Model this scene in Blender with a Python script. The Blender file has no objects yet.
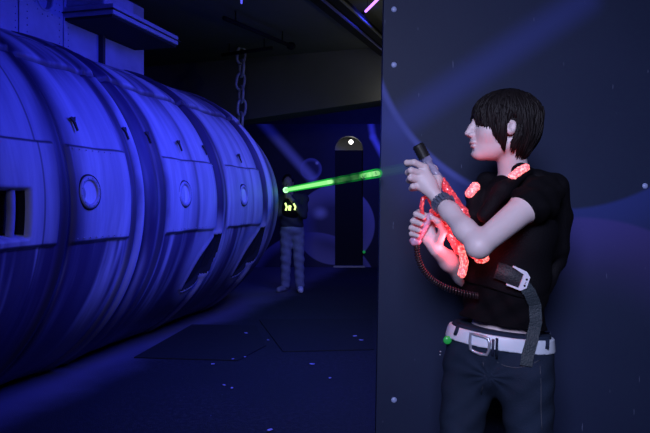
import bpy, math, random
import numpy as np
from mathutils import Vector, Matrix
random.seed(4); rng = np.random.default_rng(7)
S = bpy.context.scene
COL = S.collection
F = 632.0; HZ = 200.0; CH = 1.36
def P(px, py, Y):
    """the point of the place seen at (px, py) in the photograph when it stands Y metres away"""
    return Vector(((px-325)/F*Y, Y, CH-(py-HZ)/F*Y))

# ------------------------------------------------------------------ materials
def mat(name, col, rough=.6, metal=0., noise=0., nscale=8., bump=0., bscale=60., emis=None, estr=0., spec=.5, stretch=(1,1,1)):
    m = bpy.data.materials.new(name); m.use_nodes = True
    nt = m.node_tree; b = nt.nodes['Principled BSDF']
    b.inputs['Base Color'].default_value = (*col, 1)
    b.inputs['Roughness'].default_value = rough; b.inputs['Metallic'].default_value = metal
    b.inputs['Specular IOR Level'].default_value = spec
    tc = nt.nodes.new('ShaderNodeTexCoord'); mp = nt.nodes.new('ShaderNodeMapping')
    mp.inputs['Scale'].default_value = stretch
    nt.links.new(tc.outputs['Object'], mp.inputs['Vector'])
    n = nt.nodes.new('ShaderNodeTexNoise'); n.inputs['Scale'].default_value = nscale; n.inputs['Detail'].default_value = 5
    nt.links.new(mp.outputs[0], n.inputs['Vector'])
    mx = nt.nodes.new('ShaderNodeMix'); mx.data_type = 'RGBA'
    mx.inputs['A'].default_value = (*[c*(1-noise) for c in col], 1); mx.inputs['B'].default_value = (*[min(1, c*(1+noise)) for c in col], 1)
    nt.links.new(n.outputs['Fac'], mx.inputs['Factor']); nt.links.new(mx.outputs['Result'], b.inputs['Base Color'])
    if bump:
        n2 = nt.nodes.new('ShaderNodeTexNoise'); n2.inputs['Scale'].default_value = bscale
        nt.links.new(mp.outputs[0], n2.inputs['Vector'])
        bp = nt.nodes.new('ShaderNodeBump'); bp.inputs['Strength'].default_value = bump; bp.inputs['Distance'].default_value = .01
        nt.links.new(n2.outputs['Fac'], bp.inputs['Height']); nt.links.new(bp.outputs[0], b.inputs['Normal'])
    if emis:
        b.inputs['Emission Color'].default_value = (*emis, 1); b.inputs['Emission Strength'].default_value = estr
    return m

class G:
    """little helper for writing shader maths"""
    def __init__(s, m): s.m = m; s.nt = m.node_tree
    def val(s, x):
        if isinstance(x, (int, float)):
            v = s.nt.nodes.new('ShaderNodeValue'); v.outputs[0].default_value = x; return v.outputs[0]
        return x
    def math(s, op, a, b=None, c=None):
        n = s.nt.nodes.new('ShaderNodeMath'); n.operation = op
        for i, q in enumerate((a, b, c)):
            if q is None: continue
            if isinstance(q, (int, float)): n.inputs[i].default_value = q
            else: s.nt.links.new(q, n.inputs[i])
        return n.outputs[0]
    def step(s, x, a, b):   # smoothstep a..b  (a may be > b)
        n = s.nt.nodes.new('ShaderNodeMapRange'); n.interpolation_type = 'SMOOTHSTEP'
        s.nt.links.new(x, n.inputs['Value'])
        flip = a > b
        if flip: a, b = b, a
        n.inputs['From Min'].default_value = a; n.inputs['From Max'].default_value = b
        n.inputs['To Min'].default_value = 1. if flip else 0.; n.inputs['To Max'].default_value = 0. if flip else 1.
        return n.outputs[0]
    def mix(s, f, a, b):
        n = s.nt.nodes.new('ShaderNodeMix'); n.data_type = 'RGBA'
        for k, q in (('Factor', f), ('A', a), ('B', b)):
            if isinstance(q, (int, float)): n.inputs[k].default_value = q
            elif isinstance(q, tuple): n.inputs[k].default_value = (*q, 1)
            else: s.nt.links.new(q, n.inputs[k])
        return n.outputs['Result']
    def noise(s, vec, scale, detail=4, rough=.5):
        n = s.nt.nodes.new('ShaderNodeTexNoise'); n.inputs['Scale'].default_value = scale
        n.inputs['Detail'].default_value = detail; n.inputs['Roughness'].default_value = rough
        s.nt.links.new(vec, n.inputs['Vector']); return n.outputs['Fac']
    def coords(s, kind='Object', scale=(1,1,1)):
        tc = s.nt.nodes.new('ShaderNodeTexCoord'); mp = s.nt.nodes.new('ShaderNodeMapping')
        mp.inputs['Scale'].default_value = scale; s.nt.links.new(tc.outputs[kind], mp.inputs['Vector']); return mp.outputs[0]
    def sep(s, v):
        n = s.nt.nodes.new('ShaderNodeSeparateXYZ'); s.nt.links.new(v, n.inputs[0]); return n.outputs
    def seg(s, x, y, ax, ay, bx, by):
        """distance in the plane (x,y) to the segment a-b"""
        L2 = (bx-ax)**2+(by-ay)**2
        px = s.math('SUBTRACT', x, ax); py = s.math('SUBTRACT', y, ay)
        t = s.math('ADD', s.math('MULTIPLY', px, (bx-ax)/L2), s.math('MULTIPLY', py, (by-ay)/L2))
        n = s.nt.nodes.new('ShaderNodeClamp'); s.nt.links.new(t, n.inputs[0]); t = n.outputs[0]
        dx = s.math('SUBTRACT', px, s.math('MULTIPLY', t, bx-ax)); dy = s.math('SUBTRACT', py, s.math('MULTIPLY', t, by-ay))
        return s.math('SQRT', s.math('ADD', s.math('MULTIPLY', dx, dx), s.math('MULTIPLY', dy, dy)))
    def dist(s, x, y, cx, cy, sx=1., sy=1.):
        dx = s.math('MULTIPLY', s.math('SUBTRACT', x, cx), 1/sx); dy = s.math('MULTIPLY', s.math('SUBTRACT', y, cy), 1/sy)
        return s.math('SQRT', s.math('ADD', s.math('MULTIPLY', dx, dx), s.math('MULTIPLY', dy, dy)))

# ------------------------------------------------------------------ object helpers
def tag(o, label=None, cat=None, group=None, kind=None):
    for k, v in (('label', label), ('category', cat), ('group', group), ('kind', kind)):
        if v: o[k] = v
    return o
def empty(name, loc, label, cat, group=None):
    o = bpy.data.objects.new(name, None); COL.objects.link(o); o.location = loc; o.empty_display_size = .1
    return tag(o, label, cat, group)
def link(name, me, m, parent=None, smooth=True):
    o = bpy.data.objects.new(name, me); COL.objects.link(o)
    if m: me.materials.append(m)
    if smooth and len(me.polygons): me.polygons.foreach_set('use_smooth', [True]*len(me.polygons))
    if parent:
        o.parent = parent
        q = parent; off = Vector((0, 0, 0))
        while q: off += q.location if q.type == 'EMPTY' else Vector((0, 0, 0)); q = q.parent
        o.matrix_parent_inverse = Matrix.Translation(-off) if parent.type == 'EMPTY' else Matrix.Identity(4)
    return o
class MB:
    """collects shapes into one mesh"""
    def __init__(s): s.v = []; s.f = []
    def add(s, vs, fs):
        n = len(s.v); s.v += [tuple(v) for v in vs]; s.f += [tuple(i+n for i in f) for f in fs]; return s
    def box(s, lo, hi, M=None):
        vs = [Vector((x, y, z)) for x in (lo[0], hi[0]) for y in (lo[1], hi[1]) for z in (lo[2], hi[2])]
        if M: vs = [M @ v for v in vs]
        return s.add(vs, [(0,1,3,2),(4,6,7,5),(0,4,5,1),(2,3,7,6),(0,2,6,4),(1,5,7,3)])
    def tube(s, pts, r, n=10, cap=True, flat=1., up=None, closed=False):
        pts = [Vector(p) for p in pts]; m = len(pts)
        if not hasattr(r, '__len__'): r = [r]*m
        vs = []; prev = None
        for i, p in enumerate(pts):
            a = pts[(i-1) % m] if (i or closed) else pts[i]; b = pts[(i+1) % m] if (i < m-1 or closed) else pts[i]
            d = (b-a).normalized()
            if prev is None: u = d.cross(up or Vector((0.13, 0.2, 1))).normalized()
            else: u = (prev - d*prev.dot(d)).normalized()
            prev = u; w = d.cross(u)
            for k in range(n):
                t = 2*math.pi*k/n; vs.append(p + u*(r[i]*math.cos(t)) + w*(r[i]*flat*math.sin(t)))
        fs = []
        for i in range(m if closed else m-1):
            j = (i+1) % m
            for k in range(n): fs.append((i*n+k, i*n+(k+1) % n, j*n+(k+1) % n, j*n+k))
        if cap and not closed: fs += [tuple(range(n-1, -1, -1)), tuple((m-1)*n+k for k in range(n))]
        return s.add(vs, fs)
    def prism(s, poly, dvec, M=None):
        """closed polygon (3D points) swept by dvec"""
        a = [Vector(p) for p in poly]; b = [p+Vector(dvec) for p in a]
        if M: a = [M @ p for p in a]; b = [M @ p for p in b]
        n = len(a)
        return s.add(a+b, [tuple(range(n)), tuple(range(2*n-1, n-1, -1))]+[(i, (i+1) % n+0, (i+1) % n+n, i+n)[::-1] for i in range(n)])
    def ball(s, c, r, n=8, M=None):
        vs = [Vector((0, 0, 1))]; 
        for i in range(1, n):
            t = math.pi*i/n
            for k in range(n*2): a = math.pi*k/n; vs.append(Vector((math.sin(t)*math.cos(a), math.sin(t)*math.sin(a), math.cos(t))))
        vs.append(Vector((0, 0, -1))); N = n*2
        rr = r if hasattr(r, '__len__') else (r, r, r)
        vs = [Vector((v.x*rr[0], v.y*rr[1], v.z*rr[2])) for v in vs]
        if M: vs = [M @ v for v in vs]
        vs = [v+Vector(c) for v in vs]
        fs = [(0, 1+k, 1+(k+1) % N) for k in range(N)]
        for i in range(n-2):
            for k in range(N): fs.append((1+i*N+k, 1+(i+1)*N+k, 1+(i+1)*N+(k+1) % N, 1+i*N+(k+1) % N))
        L = len(vs)-1; fs += [(L, 1+(n-2)*N+(k+1) % N, 1+(n-2)*N+k) for k in range(N)]
        return s.add(vs, fs)
    def build(s, name, m, parent=None, smooth=False, bevel=0.):
        me = bpy.data.meshes.new(name); me.from_pydata(s.v, [], s.f); me.update()
        import bmesh
        bm = bmesh.new(); bm.from_mesh(me); bmesh.ops.recalc_face_normals(bm, faces=bm.faces)
        if bevel: bmesh.ops.bevel(bm, geom=bm.edges[:], offset=bevel, segments=2, affect='EDGES', profile=.6)
        bm.to_mesh(me); bm.free()
        return link(name, me, m, parent, smooth)

def copies(name, pts, r, m, parent, n=4):
    """one object per point, all sharing one little ball"""
    rr = r if hasattr(r, '__len__') else (r, r, r)
    off = Vector((0, 0, 0)); q = parent
    while q: off += q.location if q.type == 'EMPTY' else Vector((0, 0, 0)); q = q.parent
    first = MB().ball((0, 0, 0), rr, n).build(name, m, parent, True); first.matrix_parent_inverse = Matrix.Translation(-off) if parent.type == 'EMPTY' else Matrix.Identity(4)
    for i, p in enumerate(pts):
        o = first if i == 0 else first.copy()
        if i: COL.objects.link(o)
        o.location = Vector(p)

# ------------------------------------------------------------------ solid modelling by distance fields
class Field:
    def __init__(s, lo, hi, h):
        s.lo = np.array(lo, float); s.h = h
        s.n = np.ceil((np.array(hi)-s.lo)/h).astype(int)+1
        s.D = np.full(s.n, .3, np.float32)
        s.ax = [s.lo[i]+h*np.arange(s.n[i]) for i in range(3)]
    def _sub(s, lo, hi):
        i0 = np.clip(np.floor((np.array(lo)-s.lo)/s.h).astype(int), 0, s.n); i1 = np.clip(np.ceil((np.array(hi)-s.lo)/s.h).astype(int)+1, 0, s.n)
        sl = tuple(slice(a, b) for a, b in zip(i0, i1))
        g = np.meshgrid(*[s.ax[i][sl[i]] for i in range(3)], indexing='ij', sparse=True)
        return sl, g
    def op(s, fn, lo, hi, k=.01, mode='u'):
        pad = k+.02
        sl, (x, y, z) = s._sub(np.array(lo)-pad, np.array(hi)+pad)
        a = s.D[sl]
        if a.size == 0: return s
        d = fn(x, y, z).astype(np.float32)
        if mode == 'u':
            h = np.clip(.5+.5*(d-a)/k, 0, 1); s.D[sl] = d*(1-h)+a*h-k*h*(1-h)
        else:
            d = -d; h = np.clip(.5-.5*(d-a)/k, 0, 1); s.D[sl] = d*(1-h)+a*h+k*h*(1-h)
        return s
    def cone(s, a, b, r1, r2, k=.012, mode='u'):
        a = np.array(a, float); b = np.array(b, float); r = max(r1, r2); ba = b-a; L = ba@ba
        def fn(x, y, z):
            t = np.clip(((x-a[0])*ba[0]+(y-a[1])*ba[1]+(z-a[2])*ba[2])/L, 0, 1)
            return np.sqrt((x-a[0]-t*ba[0])**2+(y-a[1]-t*ba[1])**2+(z-a[2]-t*ba[2])**2)-(r1+(r2-r1)*t)
        return s.op(fn, np.minimum(a, b)-r, np.maximum(a, b)+r, k, mode)
    def chain(s, pts, rs, k=.012, mode='u'):
        for i in range(len(pts)-1): s.cone(pts[i], pts[i+1], rs[i], rs[i+1], k, mode)
        return s
    def ell(s, c, r, k=.015, M=None, mode='u'):
        c = np.array(c, float); r = np.array(r, float); R = np.array(M.to_3x3() if M else Matrix.Identity(3)); m = r.max()
        def fn(x, y, z):
            X, Y, Z = x-c[0], y-c[1], z-c[2]
            q = [R[0, i]*X+R[1, i]*Y+R[2, i]*Z for i in range(3)]
            k0 = np.sqrt((q[0]/r[0])**2+(q[1]/r[1])**2+(q[2]/r[2])**2)
            k1 = np.sqrt((q[0]/r[0]**2)**2+(q[1]/r[1]**2)**2+(q[2]/r[2]**2)**2)+1e-6
            return k0*(k0-1)/k1
        return s.op(fn, c-m, c+m, k, mode)
    def rbox(s, c, r, rad, k=.01, M=None, mode='u'):
        c = np.array(c, float); r = np.array(r, float)-rad; R = np.array(M.to_3x3() if M else Matrix.Identity(3)); m = np.linalg.norm(r)+rad
        def fn(x, y, z):
            X, Y, Z = x-c[0], y-c[1], z-c[2]
            q = [np.abs(R[0, i]*X+R[1, i]*Y+R[2, i]*Z)-r[i] for i in range(3)]
            o = np.sqrt(sum(np.maximum(t, 0)**2 for t in q)); return o+np.minimum(np.maximum(np.maximum(q[0], q[1]), q[2]), 0)-rad
        return s.op(fn, c-m, c+m, k, mode)
    def warp(s, fn):
        g = np.meshgrid(*s.ax, indexing='ij', sparse=True); s.D = (s.D+fn(*g)).astype(np.float32); return s
    def cut(s, fn):            # keep where fn < 0
        g = np.meshgrid(*s.ax, indexing='ij', sparse=True); s.D = np.maximum(s.D, fn(*g)).astype(np.float32); return s
    def copy(s):
        o = Field.__new__(Field); o.lo, o.h, o.n, o.ax, o.D = s.lo, s.h, s.n, s.ax, s.D.copy(); return o
    def mesh(s, name, m, parent=None):
        D = s.D; D[0], D[-1] = .1, .1; D[:, 0], D[:, -1] = .1, .1; D[:, :, 0], D[:, :, -1] = .1, .1
        I = D < 0; nx, ny, nz = D.shape
        cnt = np.zeros((nx-1, ny-1, nz-1), np.int8)
        cs = [(a, b, c) for a in (0, 1) for b in (0, 1) for c in (0, 1)]
        for a, b, c in cs: cnt += I[a:nx-1+a, b:ny-1+b, c:nz-1+c]
        act = np.argwhere((cnt > 0) & (cnt < 8)); N = len(act)
        V = np.zeros((N, 3)); W = np.zeros(N)
        vals = np.stack([D[act[:, 0]+a, act[:, 1]+b, act[:, 2]+c] for a, b, c in cs], 1)
        for i, p in enumerate(cs):
            for j, q in enumerate(cs):
                if j > i and sum(abs(p[t]-q[t]) for t in range(3)) == 1:
                    vi, vj = vals[:, i], vals[:, j]; mk = (vi < 0) != (vj < 0)
                    t = np.where(mk, vi/np.where(mk, vi-vj, 1), 0)[:, None]
                    V += mk[:, None]*(np.array(p)+t*(np.array(q)-np.array(p))); W += mk
        V = (act+V/W[:, None])*s.h+s.lo
        vid = np.full((nx-1, ny-1, nz-1), -1, np.int32); vid[tuple(act.T)] = np.arange(N)
        Q = []
        for ax in range(3):
            sl0 = [slice(1, -1)]*3; sl1 = [slice(1, -1)]*3; sl0[ax] = slice(0, -1); sl1[ax] = slice(1, None)
            A = I[tuple(sl0)]; B = I[tuple(sl1)]; e = np.argwhere(A != B)
            fl = A[tuple(e.T)]; off = np.ones(3, int); off[ax] = 0; e = e+off
            u, w = [(1, 2), (2, 0), (0, 1)][ax]
            du = np.zeros(3, int); du[u] = 1; dw = np.zeros(3, int); dw[w] = 1
            c4 = [vid[tuple((e-du-dw).T)], vid[tuple((e-dw).T)], vid[tuple(e.T)], vid[tuple((e-du).T)]]
            q = np.stack(c4, 1); q[~fl] = q[~fl][:, ::-1]; Q.append(q)
        Q = np.concatenate(Q)
        me = bpy.data.meshes.new(name); me.vertices.add(N); me.vertices.foreach_set('co', V.astype(np.float32).ravel())
        me.loops.add(len(Q)*4); me.loops.foreach_set('vertex_index', Q.astype(np.int32).ravel())
        me.polygons.add(len(Q)); me.polygons.foreach_set('loop_start', np.arange(len(Q), dtype=np.int32)*4)
        me.update(calc_edges=True); me.validate()
        return link(name, me, m, parent)
    def hit(s, px, py, y0=1.5, y1=2.5):
        Y = np.arange(y0, y1, .0015); X = (px-325)/F*Y; Z = CH-(py-HZ)/F*Y
        i = [np.clip(np.round((c-s.lo[t])/s.h).astype(int), 0, s.n[t]-1) for t, c in enumerate((X, Y, Z))]
        d = s.D[i[0], i[1], i[2]]; k = np.argmax(d < 0)
        return None if d[k] >= 0 else float(Y[k])
def union(*fs):
    o = fs[0].copy()
    for f in fs[1:]: o.D = np.minimum(o.D, f.D)
    return o

# ------------------------------------------------------------------ render settings, camera
S.view_settings.view_transform = 'Standard'; S.view_settings.look = 'None'; S.view_settings.gamma = 1
S.view_settings.exposure = 0; S.view_settings.use_curve_mapping = False
cam = bpy.data.cameras.new('camera'); co = bpy.data.objects.new('camera', cam); COL.objects.link(co); S.camera = co
cam.lens = 36*F/650; cam.sensor_width = 36; co.location = (0, 0, CH); co.rotation_euler = (math.pi/2, 0, 0); cam.shift_y = -16.5/650
cam.clip_start = .05
w = bpy.data.worlds.new('world'); S.world = w; w.use_nodes = True
w.node_tree.nodes['Background'].inputs[0].default_value = (.22, .14, .9, 1); w.node_tree.nodes['Background'].inputs[1].default_value = .012

# ------------------------------------------------------------------ the room
CZ = 3.5; BACK = 12.8
black = mat('black_paint', (.02, .02, .022), .8, noise=.3)
grey = mat('grey_ceiling_paint', (.07, .072, .062), .9, noise=.15, nscale=3)
def struct(name, mb, m): return tag(mb.build(name, m), kind='structure')

fm = mat('carpet', (.03, .03, .05), .75, bump=.4, bscale=120)
g = G(fm); b = fm.node_tree.nodes['Principled BSDF']; v = g.coords(); x, y, z = g.sep(v)
# a worn paler walkway runs beside the hull
A0, A1 = P(-40, 405, 859.5/205), P(300, 275, 859.5/75)
dl = math.hypot(A1.x-A0.x, A1.y-A0.y); nx_, ny_ = (A1.y-A0.y)/dl, -(A1.x-A0.x)/dl
d = g.math('ADD', g.math('MULTIPLY', g.math('SUBTRACT', x, A0.x), nx_), g.math('MULTIPLY', g.math('SUBTRACT', y, A0.y), ny_))
wob = g.noise(v, 1.2, 5, .6)
d = g.math('ADD', d, g.math('MULTIPLY', g.math('SUBTRACT', wob, .5), .5))
fine = g.noise(v, 30, 6, .7); big = g.noise(v, .8, 3)
base = g.mix(g.step(fine, .40, .72), (.005, .009, .010), (.034, .04, .042))
base = g.mix(g.step(big, .35, .7), base, (.008, .015, .013))
base = g.mix(g.math('MULTIPLY', g.step(d, .75, .25), .85), base, (.17, .16, .20))
speck = g.noise(v, 55, 1); base = g.mix(g.step(speck, .80, .83), base, (.4, .4, .6))
fm.node_tree.links.new(base, b.inputs['Base Color'])
struct('floor', MB().box((-7, -2, -.1), (5, 16, 0)), fm)
struct('ceiling', MB().box((-7, -2, CZ), (5, 16, CZ+.1)), grey)
struct('wall_left', MB().box((-7.1, -2, 0), (-7, 16, CZ)), black)
struct('wall_right', MB().box((5, -2, 0), (5.1, 16, CZ)), black)
struct('wall_front', MB().box((-7, -2.1, 0), (5, -2, CZ)), black)

# back wall: lower mural wall with an arched doorway, black above
wm = mat('mural_paint', (.02, .02, .05), .7)
g = G(wm); b = wm.node_tree.nodes['Principled BSDF']; v = g.coords(); x, y, z = g.sep(v)
def W(px, py): q = P(px, py, BACK); return q.x, q.z
pm = F/BACK
nse = g.noise(v, 1.5, 4)
base = g.mix(nse, (.006, .006, .014), (.03, .03, .07))
def disc(cx, cy, r, edge, col, base, lo=0.):
    X, Z = W(cx, cy); dd = g.dist(x, z, X, Z)
    f = g.math('MULTIPLY', g.step(dd, r/pm+.01, r/pm-.02), g.math('MAXIMUM', g.step(dd, (r-edge)/pm, r/pm), lo)); return g.mix(f, base, col)
base = disc(335, 225, 40, 34, (.35, .33, .5), base, .25)
X, Z = W(320, 213); base = g.mix(g.step(g.dist(x, z, X, Z, 1.2, 1), 9/pm, 0), base, (.7, .7, .9))
base = disc(312, 300, 68, 14, (.28, .26, .5), base, .1)
base = disc(311, 169, 11, 6, (.25, .25, .5), base, .2)
X, Z = W(317, 163); base = g.mix(g.step(g.dist(x, z, X, Z), 2.6/pm, 0), base, (1., 1., 1.))
(ax, az), (bx, bz) = W(262, 122), W(312, 178)
base = g.mix(g.math('MULTIPLY', g.step(g.seg(x, z, ax, az, bx, bz), 8/pm, 0), .8), base, (.75, .75, 1.))
(ax, az), (bx, bz) = W(369, 112), W(373, 137)
base = g.mix(g.step(g.seg(x, z, ax, az, bx, bz), 5/pm, 0), base, (.4, .4, .7))
(ax, az), (bx, bz) = W(373, 137), W(384, 158)
base = g.mix(g.step(g.seg(x, z, ax, az, bx, bz), 5/pm, 0), base, (.5, .5, .9))
wm.node_tree.links.new(base, b.inputs['Base Color'])
dxl, dxr = W(335, 0)[0], W(363, 0)[0]; ztop = W(0, 136)[1]; zm = W(0, 124)[1]
mb = MB().box((-7, BACK, 0), (dxl, BACK+.15, zm)).box((dxr, BACK, 0), (5, BACK+.15, zm))
arch = []; cx = (dxl+dxr)/2; r = (dxr-dxl)/2; zs = ztop-r*.95
n = 14; top = [(dxl, zm)]+[(dxr, zm)]
pts = [(cx-r*math.cos(math.pi*i/n), zs+r*.95*math.sin(math.pi*i/n)) for i in range(n+1)]
for i in range(n):
    (xa, za), (xb, zb) = pts[i], pts[i+1]
    mb.prism([(xa, BACK, za), (xb, BACK, zb), (xb, BACK, zm), (xa, BACK, zm)], (0, .15, 0))
struct('wall_back', mb, wm)
struct('wall_upper', MB().box((-7, BACK+.02, zm), (5, BACK+.15, CZ)), black)
struct('wall_alcove', MB().box((dxl-.2, BACK+.9, 0), (dxr+.2, BACK+1, zm)), mat('alcove_plaster', (.5, .5, .47), .9))
dm = mat('dark_curtain', (.012, .012, .014), .95, stretch=(14, 14, .6), bump=.5, bscale=3)
struct('door_1', MB().box((dxl, BACK+.06, .02), (dxr, BACK+.1, W(0, 150)[1])), dm)
struct('trim_1', MB().box((dxl-.03, BACK-.06, 0), (dxr+.03, BACK+.05, .03)), mat('metal_threshold', (.5, .5, .5), .4, .3))
# lamp in the arch
lp = P(351, 142, BACK+.35)
lr = empty('arch_lamp', (lp.x, lp.y, lp.z), 'small round white lamp glowing in the head of the dark arched doorway', 'lamp')
MB().ball((lp.x, lp.y, lp.z), .045, 8).build('bulb', mat('lamp_glass', (1, 1, 1), .5, emis=(1, .97, .9), estr=6), lr, True)
MB().tube([(lp.x, lp.y, lp.z+.04), (lp.x, lp.y+.05, lp.z+.09), (lp.x, BACK+.9, lp.z+.1)], .015).build('bracket', black, lr, True)

q = P(364, 252, BACK-.015); tag(MB().ball(q, .03, 6).build('green_glint_ball', mat('green_glint', (.02, .2, .05), .4, emis=(.02, .5, .12), estr=.3), None, True), 'tiny dim green ball imitating a reflection low on the mural wall, right of the doorway', 'lamp')  # glowing ball added for a green reflection on the wall
# dropped grey soffit hanging from the ceiling
a, c = Vector((-3.6, 10.4)), Vector((1.9, 8.45))
soffm = mat('grey_soffit_paint', (.11, .11, .095), .9, noise=.2, nscale=2)
mb = MB(); mb.add([(a.x, a.y, 2.35), (c.x, c.y, 2.86), (c.x, c.y, CZ), (a.x, a.y, CZ), (a.x, a.y+.6, 2.35), (c.x, c.y+.6, 2.86), (c.x, c.y+.6, CZ), (a.x, a.y+.6, CZ)],
   [(0,1,2,3), (5,4,7,6), (0,4,5,1), (3,2,6,7), (1,5,6,2), (4,0,3,7)])
struct('trim_2', mb, soffm)

# partition panel on the right with painted planets
PY = 2.6; px0 = (376-325)/F*PY; pxt = (384-325)/F*PY
pmn = mat('navy_mural_paint', (.03, .03, .08), .55, spec=.2)
g = G(pmn); b = pmn.node_tree.nodes['Principled BSDF']; v = g.coords(); x, y, z = g.sep(v)
def W2(px, py): q = P(px, py, PY); return q.x, q.z
k = F/PY
n1 = g.noise(v, 2.2, 5, .55); n2 = g.noise(v, 40, 3, .6)
base = g.mix(n1, (.013, .021, .058), (.022, .030, .078))
base = g.mix(g.math('MULTIPLY', g.step(n2, .4, .8), .35), base, (.018, .034, .075))
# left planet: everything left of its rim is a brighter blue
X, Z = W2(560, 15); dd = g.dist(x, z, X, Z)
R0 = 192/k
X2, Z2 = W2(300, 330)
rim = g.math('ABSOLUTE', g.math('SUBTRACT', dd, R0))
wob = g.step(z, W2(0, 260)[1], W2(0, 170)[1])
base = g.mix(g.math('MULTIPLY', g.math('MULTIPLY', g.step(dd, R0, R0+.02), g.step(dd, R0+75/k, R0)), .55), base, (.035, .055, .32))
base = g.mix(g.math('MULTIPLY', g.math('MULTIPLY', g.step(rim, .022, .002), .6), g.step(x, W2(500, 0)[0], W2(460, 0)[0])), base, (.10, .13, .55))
# diagonal ray
(ax, az), (bx, bz) = W2(395, 125), W2(585, 0)
base = g.mix(g.math('MULTIPLY', g.step(g.seg(x, z, ax, az, bx, bz), 26/k, 0), .42), base, (.045, .065, .33))
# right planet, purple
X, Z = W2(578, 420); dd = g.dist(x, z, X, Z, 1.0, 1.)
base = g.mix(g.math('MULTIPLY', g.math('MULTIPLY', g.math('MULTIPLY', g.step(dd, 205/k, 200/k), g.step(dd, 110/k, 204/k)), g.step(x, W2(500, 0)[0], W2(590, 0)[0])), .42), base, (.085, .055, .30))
scr = g.noise(g.coords('Object', (1, 1, .12)), 90, 2); base = g.mix(g.math('MULTIPLY', g.step(scr, .72, .75), .3), base, (.3, .35, .6))
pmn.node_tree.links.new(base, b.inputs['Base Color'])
PT = CZ
def edge(zz): t = (zz-P(0, 433, PY).z)/(P(0, 0, PY).z-P(0, 433, PY).z); return px0+(pxt-px0)*t
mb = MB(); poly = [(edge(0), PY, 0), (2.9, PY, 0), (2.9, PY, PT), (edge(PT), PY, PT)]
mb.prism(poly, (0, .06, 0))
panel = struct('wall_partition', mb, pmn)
bolt = mat('pale_bolt', (.35, .42, .75), .4)
for q in ((394, 9.5), (394, 65), (645, 186), (394, 400)):
    p = P(*q, PY); MB().ball((p.x, PY, p.z), (.012, .007, .012), 8).build('bolt_head', bolt, panel, True)

# ------------------------------------------------------------------ submarine
TH = math.radians(15.0); DX, DY = math.sin(TH), math.cos(TH); NX, NY = math.cos(TH), -math.sin(TH)
AX, AY, AZ, RR = -2.85, 4.8, 1.33, 1.42
def hullp(s, t, r): # t: angle above horizontal on the camera side
    return (AX+DX*s+NX*r*math.cos(t), AY+DY*s+NY*r*math.cos(t), AZ+r*math.sin(t)*(.955 if t > 0 else 1))
def rad(s): return RR*math.sqrt(max(0, 1-.96*max(0, (s-2.5)/2.55)**2.6))
hm = mat('weathered_hull_paint', (.5, .5, .6), .55)
g = G(hm); b = hm.node_tree.nodes['Principled BSDF']
v = g.coords('UV'); u_, t_, _ = g.sep(v)      # u = metres along the hull, v = metres round the hull
cmb = hm.node_tree.nodes.new('ShaderNodeCombineXYZ')
hm.node_tree.links.new(g.math('ADD', g.math('MULTIPLY', u_, 3.4), g.math('MULTIPLY', g.noise(v, .9, 2), .8)), cmb.inputs[0]); hm.node_tree.links.new(g.math('MULTIPLY', t_, .35), cmb.inputs[1])
st = g.noise(cmb.outputs[0], 1.0, 4, .6)
cmb2 = hm.node_tree.nodes.new('ShaderNodeCombineXYZ')
hm.node_tree.links.new(g.math('MULTIPLY', u_, 14), cmb2.inputs[0]); hm.node_tree.links.new(g.math('MULTIPLY', t_, 1.1), cmb2.inputs[1])
st2 = g.noise(cmb2.outputs[0], 1.0, 5, .65)
cmb3 = hm.node_tree.nodes.new('ShaderNodeCombineXYZ')
hm.node_tree.links.new(g.math('MULTIPLY', u_, 6.5), cmb3.inputs[0]); hm.node_tree.links.new(g.math('MULTIPLY', t_, .5), cmb3.inputs[1])
st3 = g.noise(cmb3.outputs[0], 1.0, 2, .5)
base = g.mix(g.step(st2, .3, .7), (.50, .49, .56), (.66, .66, .70))
inpl = None
for p0, p1 in ((-1.55, -.60), (-.44, .18), (.74, 1.68), (1.98, 2.92)):
    q = g.math('MULTIPLY', g.step(u_, p0-.03, p0+.03), g.step(u_, p1+.03, p1-.03)); inpl = q if inpl is None else g.math('ADD', inpl, q)
inpl = g.math('MULTIPLY', inpl, g.math('MULTIPLY', g.step(t_, -.26, -.2), g.step(t_, 1.25, .9)))
base = g.mix(g.math('MULTIPLY', g.step(st, .60, .40), g.math('SUBTRACT', .88, g.math('MULTIPLY', inpl, .55))), base, (.07, .04, .12))
for c, w_, a_ in ((-1.15, .10, .5), (-.48, .24, .93), (.27, .08, .8), (.50, .15, .92), (.70, .09, .85), (1.26, .09, .4), (1.81, .15, .93), (2.42, .09, .35), (2.98, .12, .85), (3.5, .14, .7)):
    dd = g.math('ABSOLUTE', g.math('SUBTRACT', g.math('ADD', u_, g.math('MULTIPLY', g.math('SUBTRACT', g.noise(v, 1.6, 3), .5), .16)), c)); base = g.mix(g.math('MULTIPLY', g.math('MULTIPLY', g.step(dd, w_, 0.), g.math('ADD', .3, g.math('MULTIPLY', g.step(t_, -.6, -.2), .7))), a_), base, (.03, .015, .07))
def rampline(base, coord, c, w, amt, col=(.04, .03, .06)):
    dd = g.math('ABSOLUTE', g.math('SUBTRACT', coord, c)); return g.mix(g.math('MULTIPLY', g.step(dd, w, w*.25), amt), base, col)
for c, w_, a_ in ((-1.62, .07, .8), (-.72, .012, .7), (-.53, .06, .9), (.24, .04, .8), (.43, .05, .85), (.66, .05, .85), (1.28, .03, .4), (1.74, .05, .85), (1.92, .03, .8), (2.62, .03, .4), (2.98, .05, .8), (3.2, .02, .7)):
    base = rampline(base, u_, c, w_, a_)
for c, w_ in ((math.radians(46)*RR, .035), (math.radians(62)*RR, .015)): base = rampline(base, t_, c, w_, .8)
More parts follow.
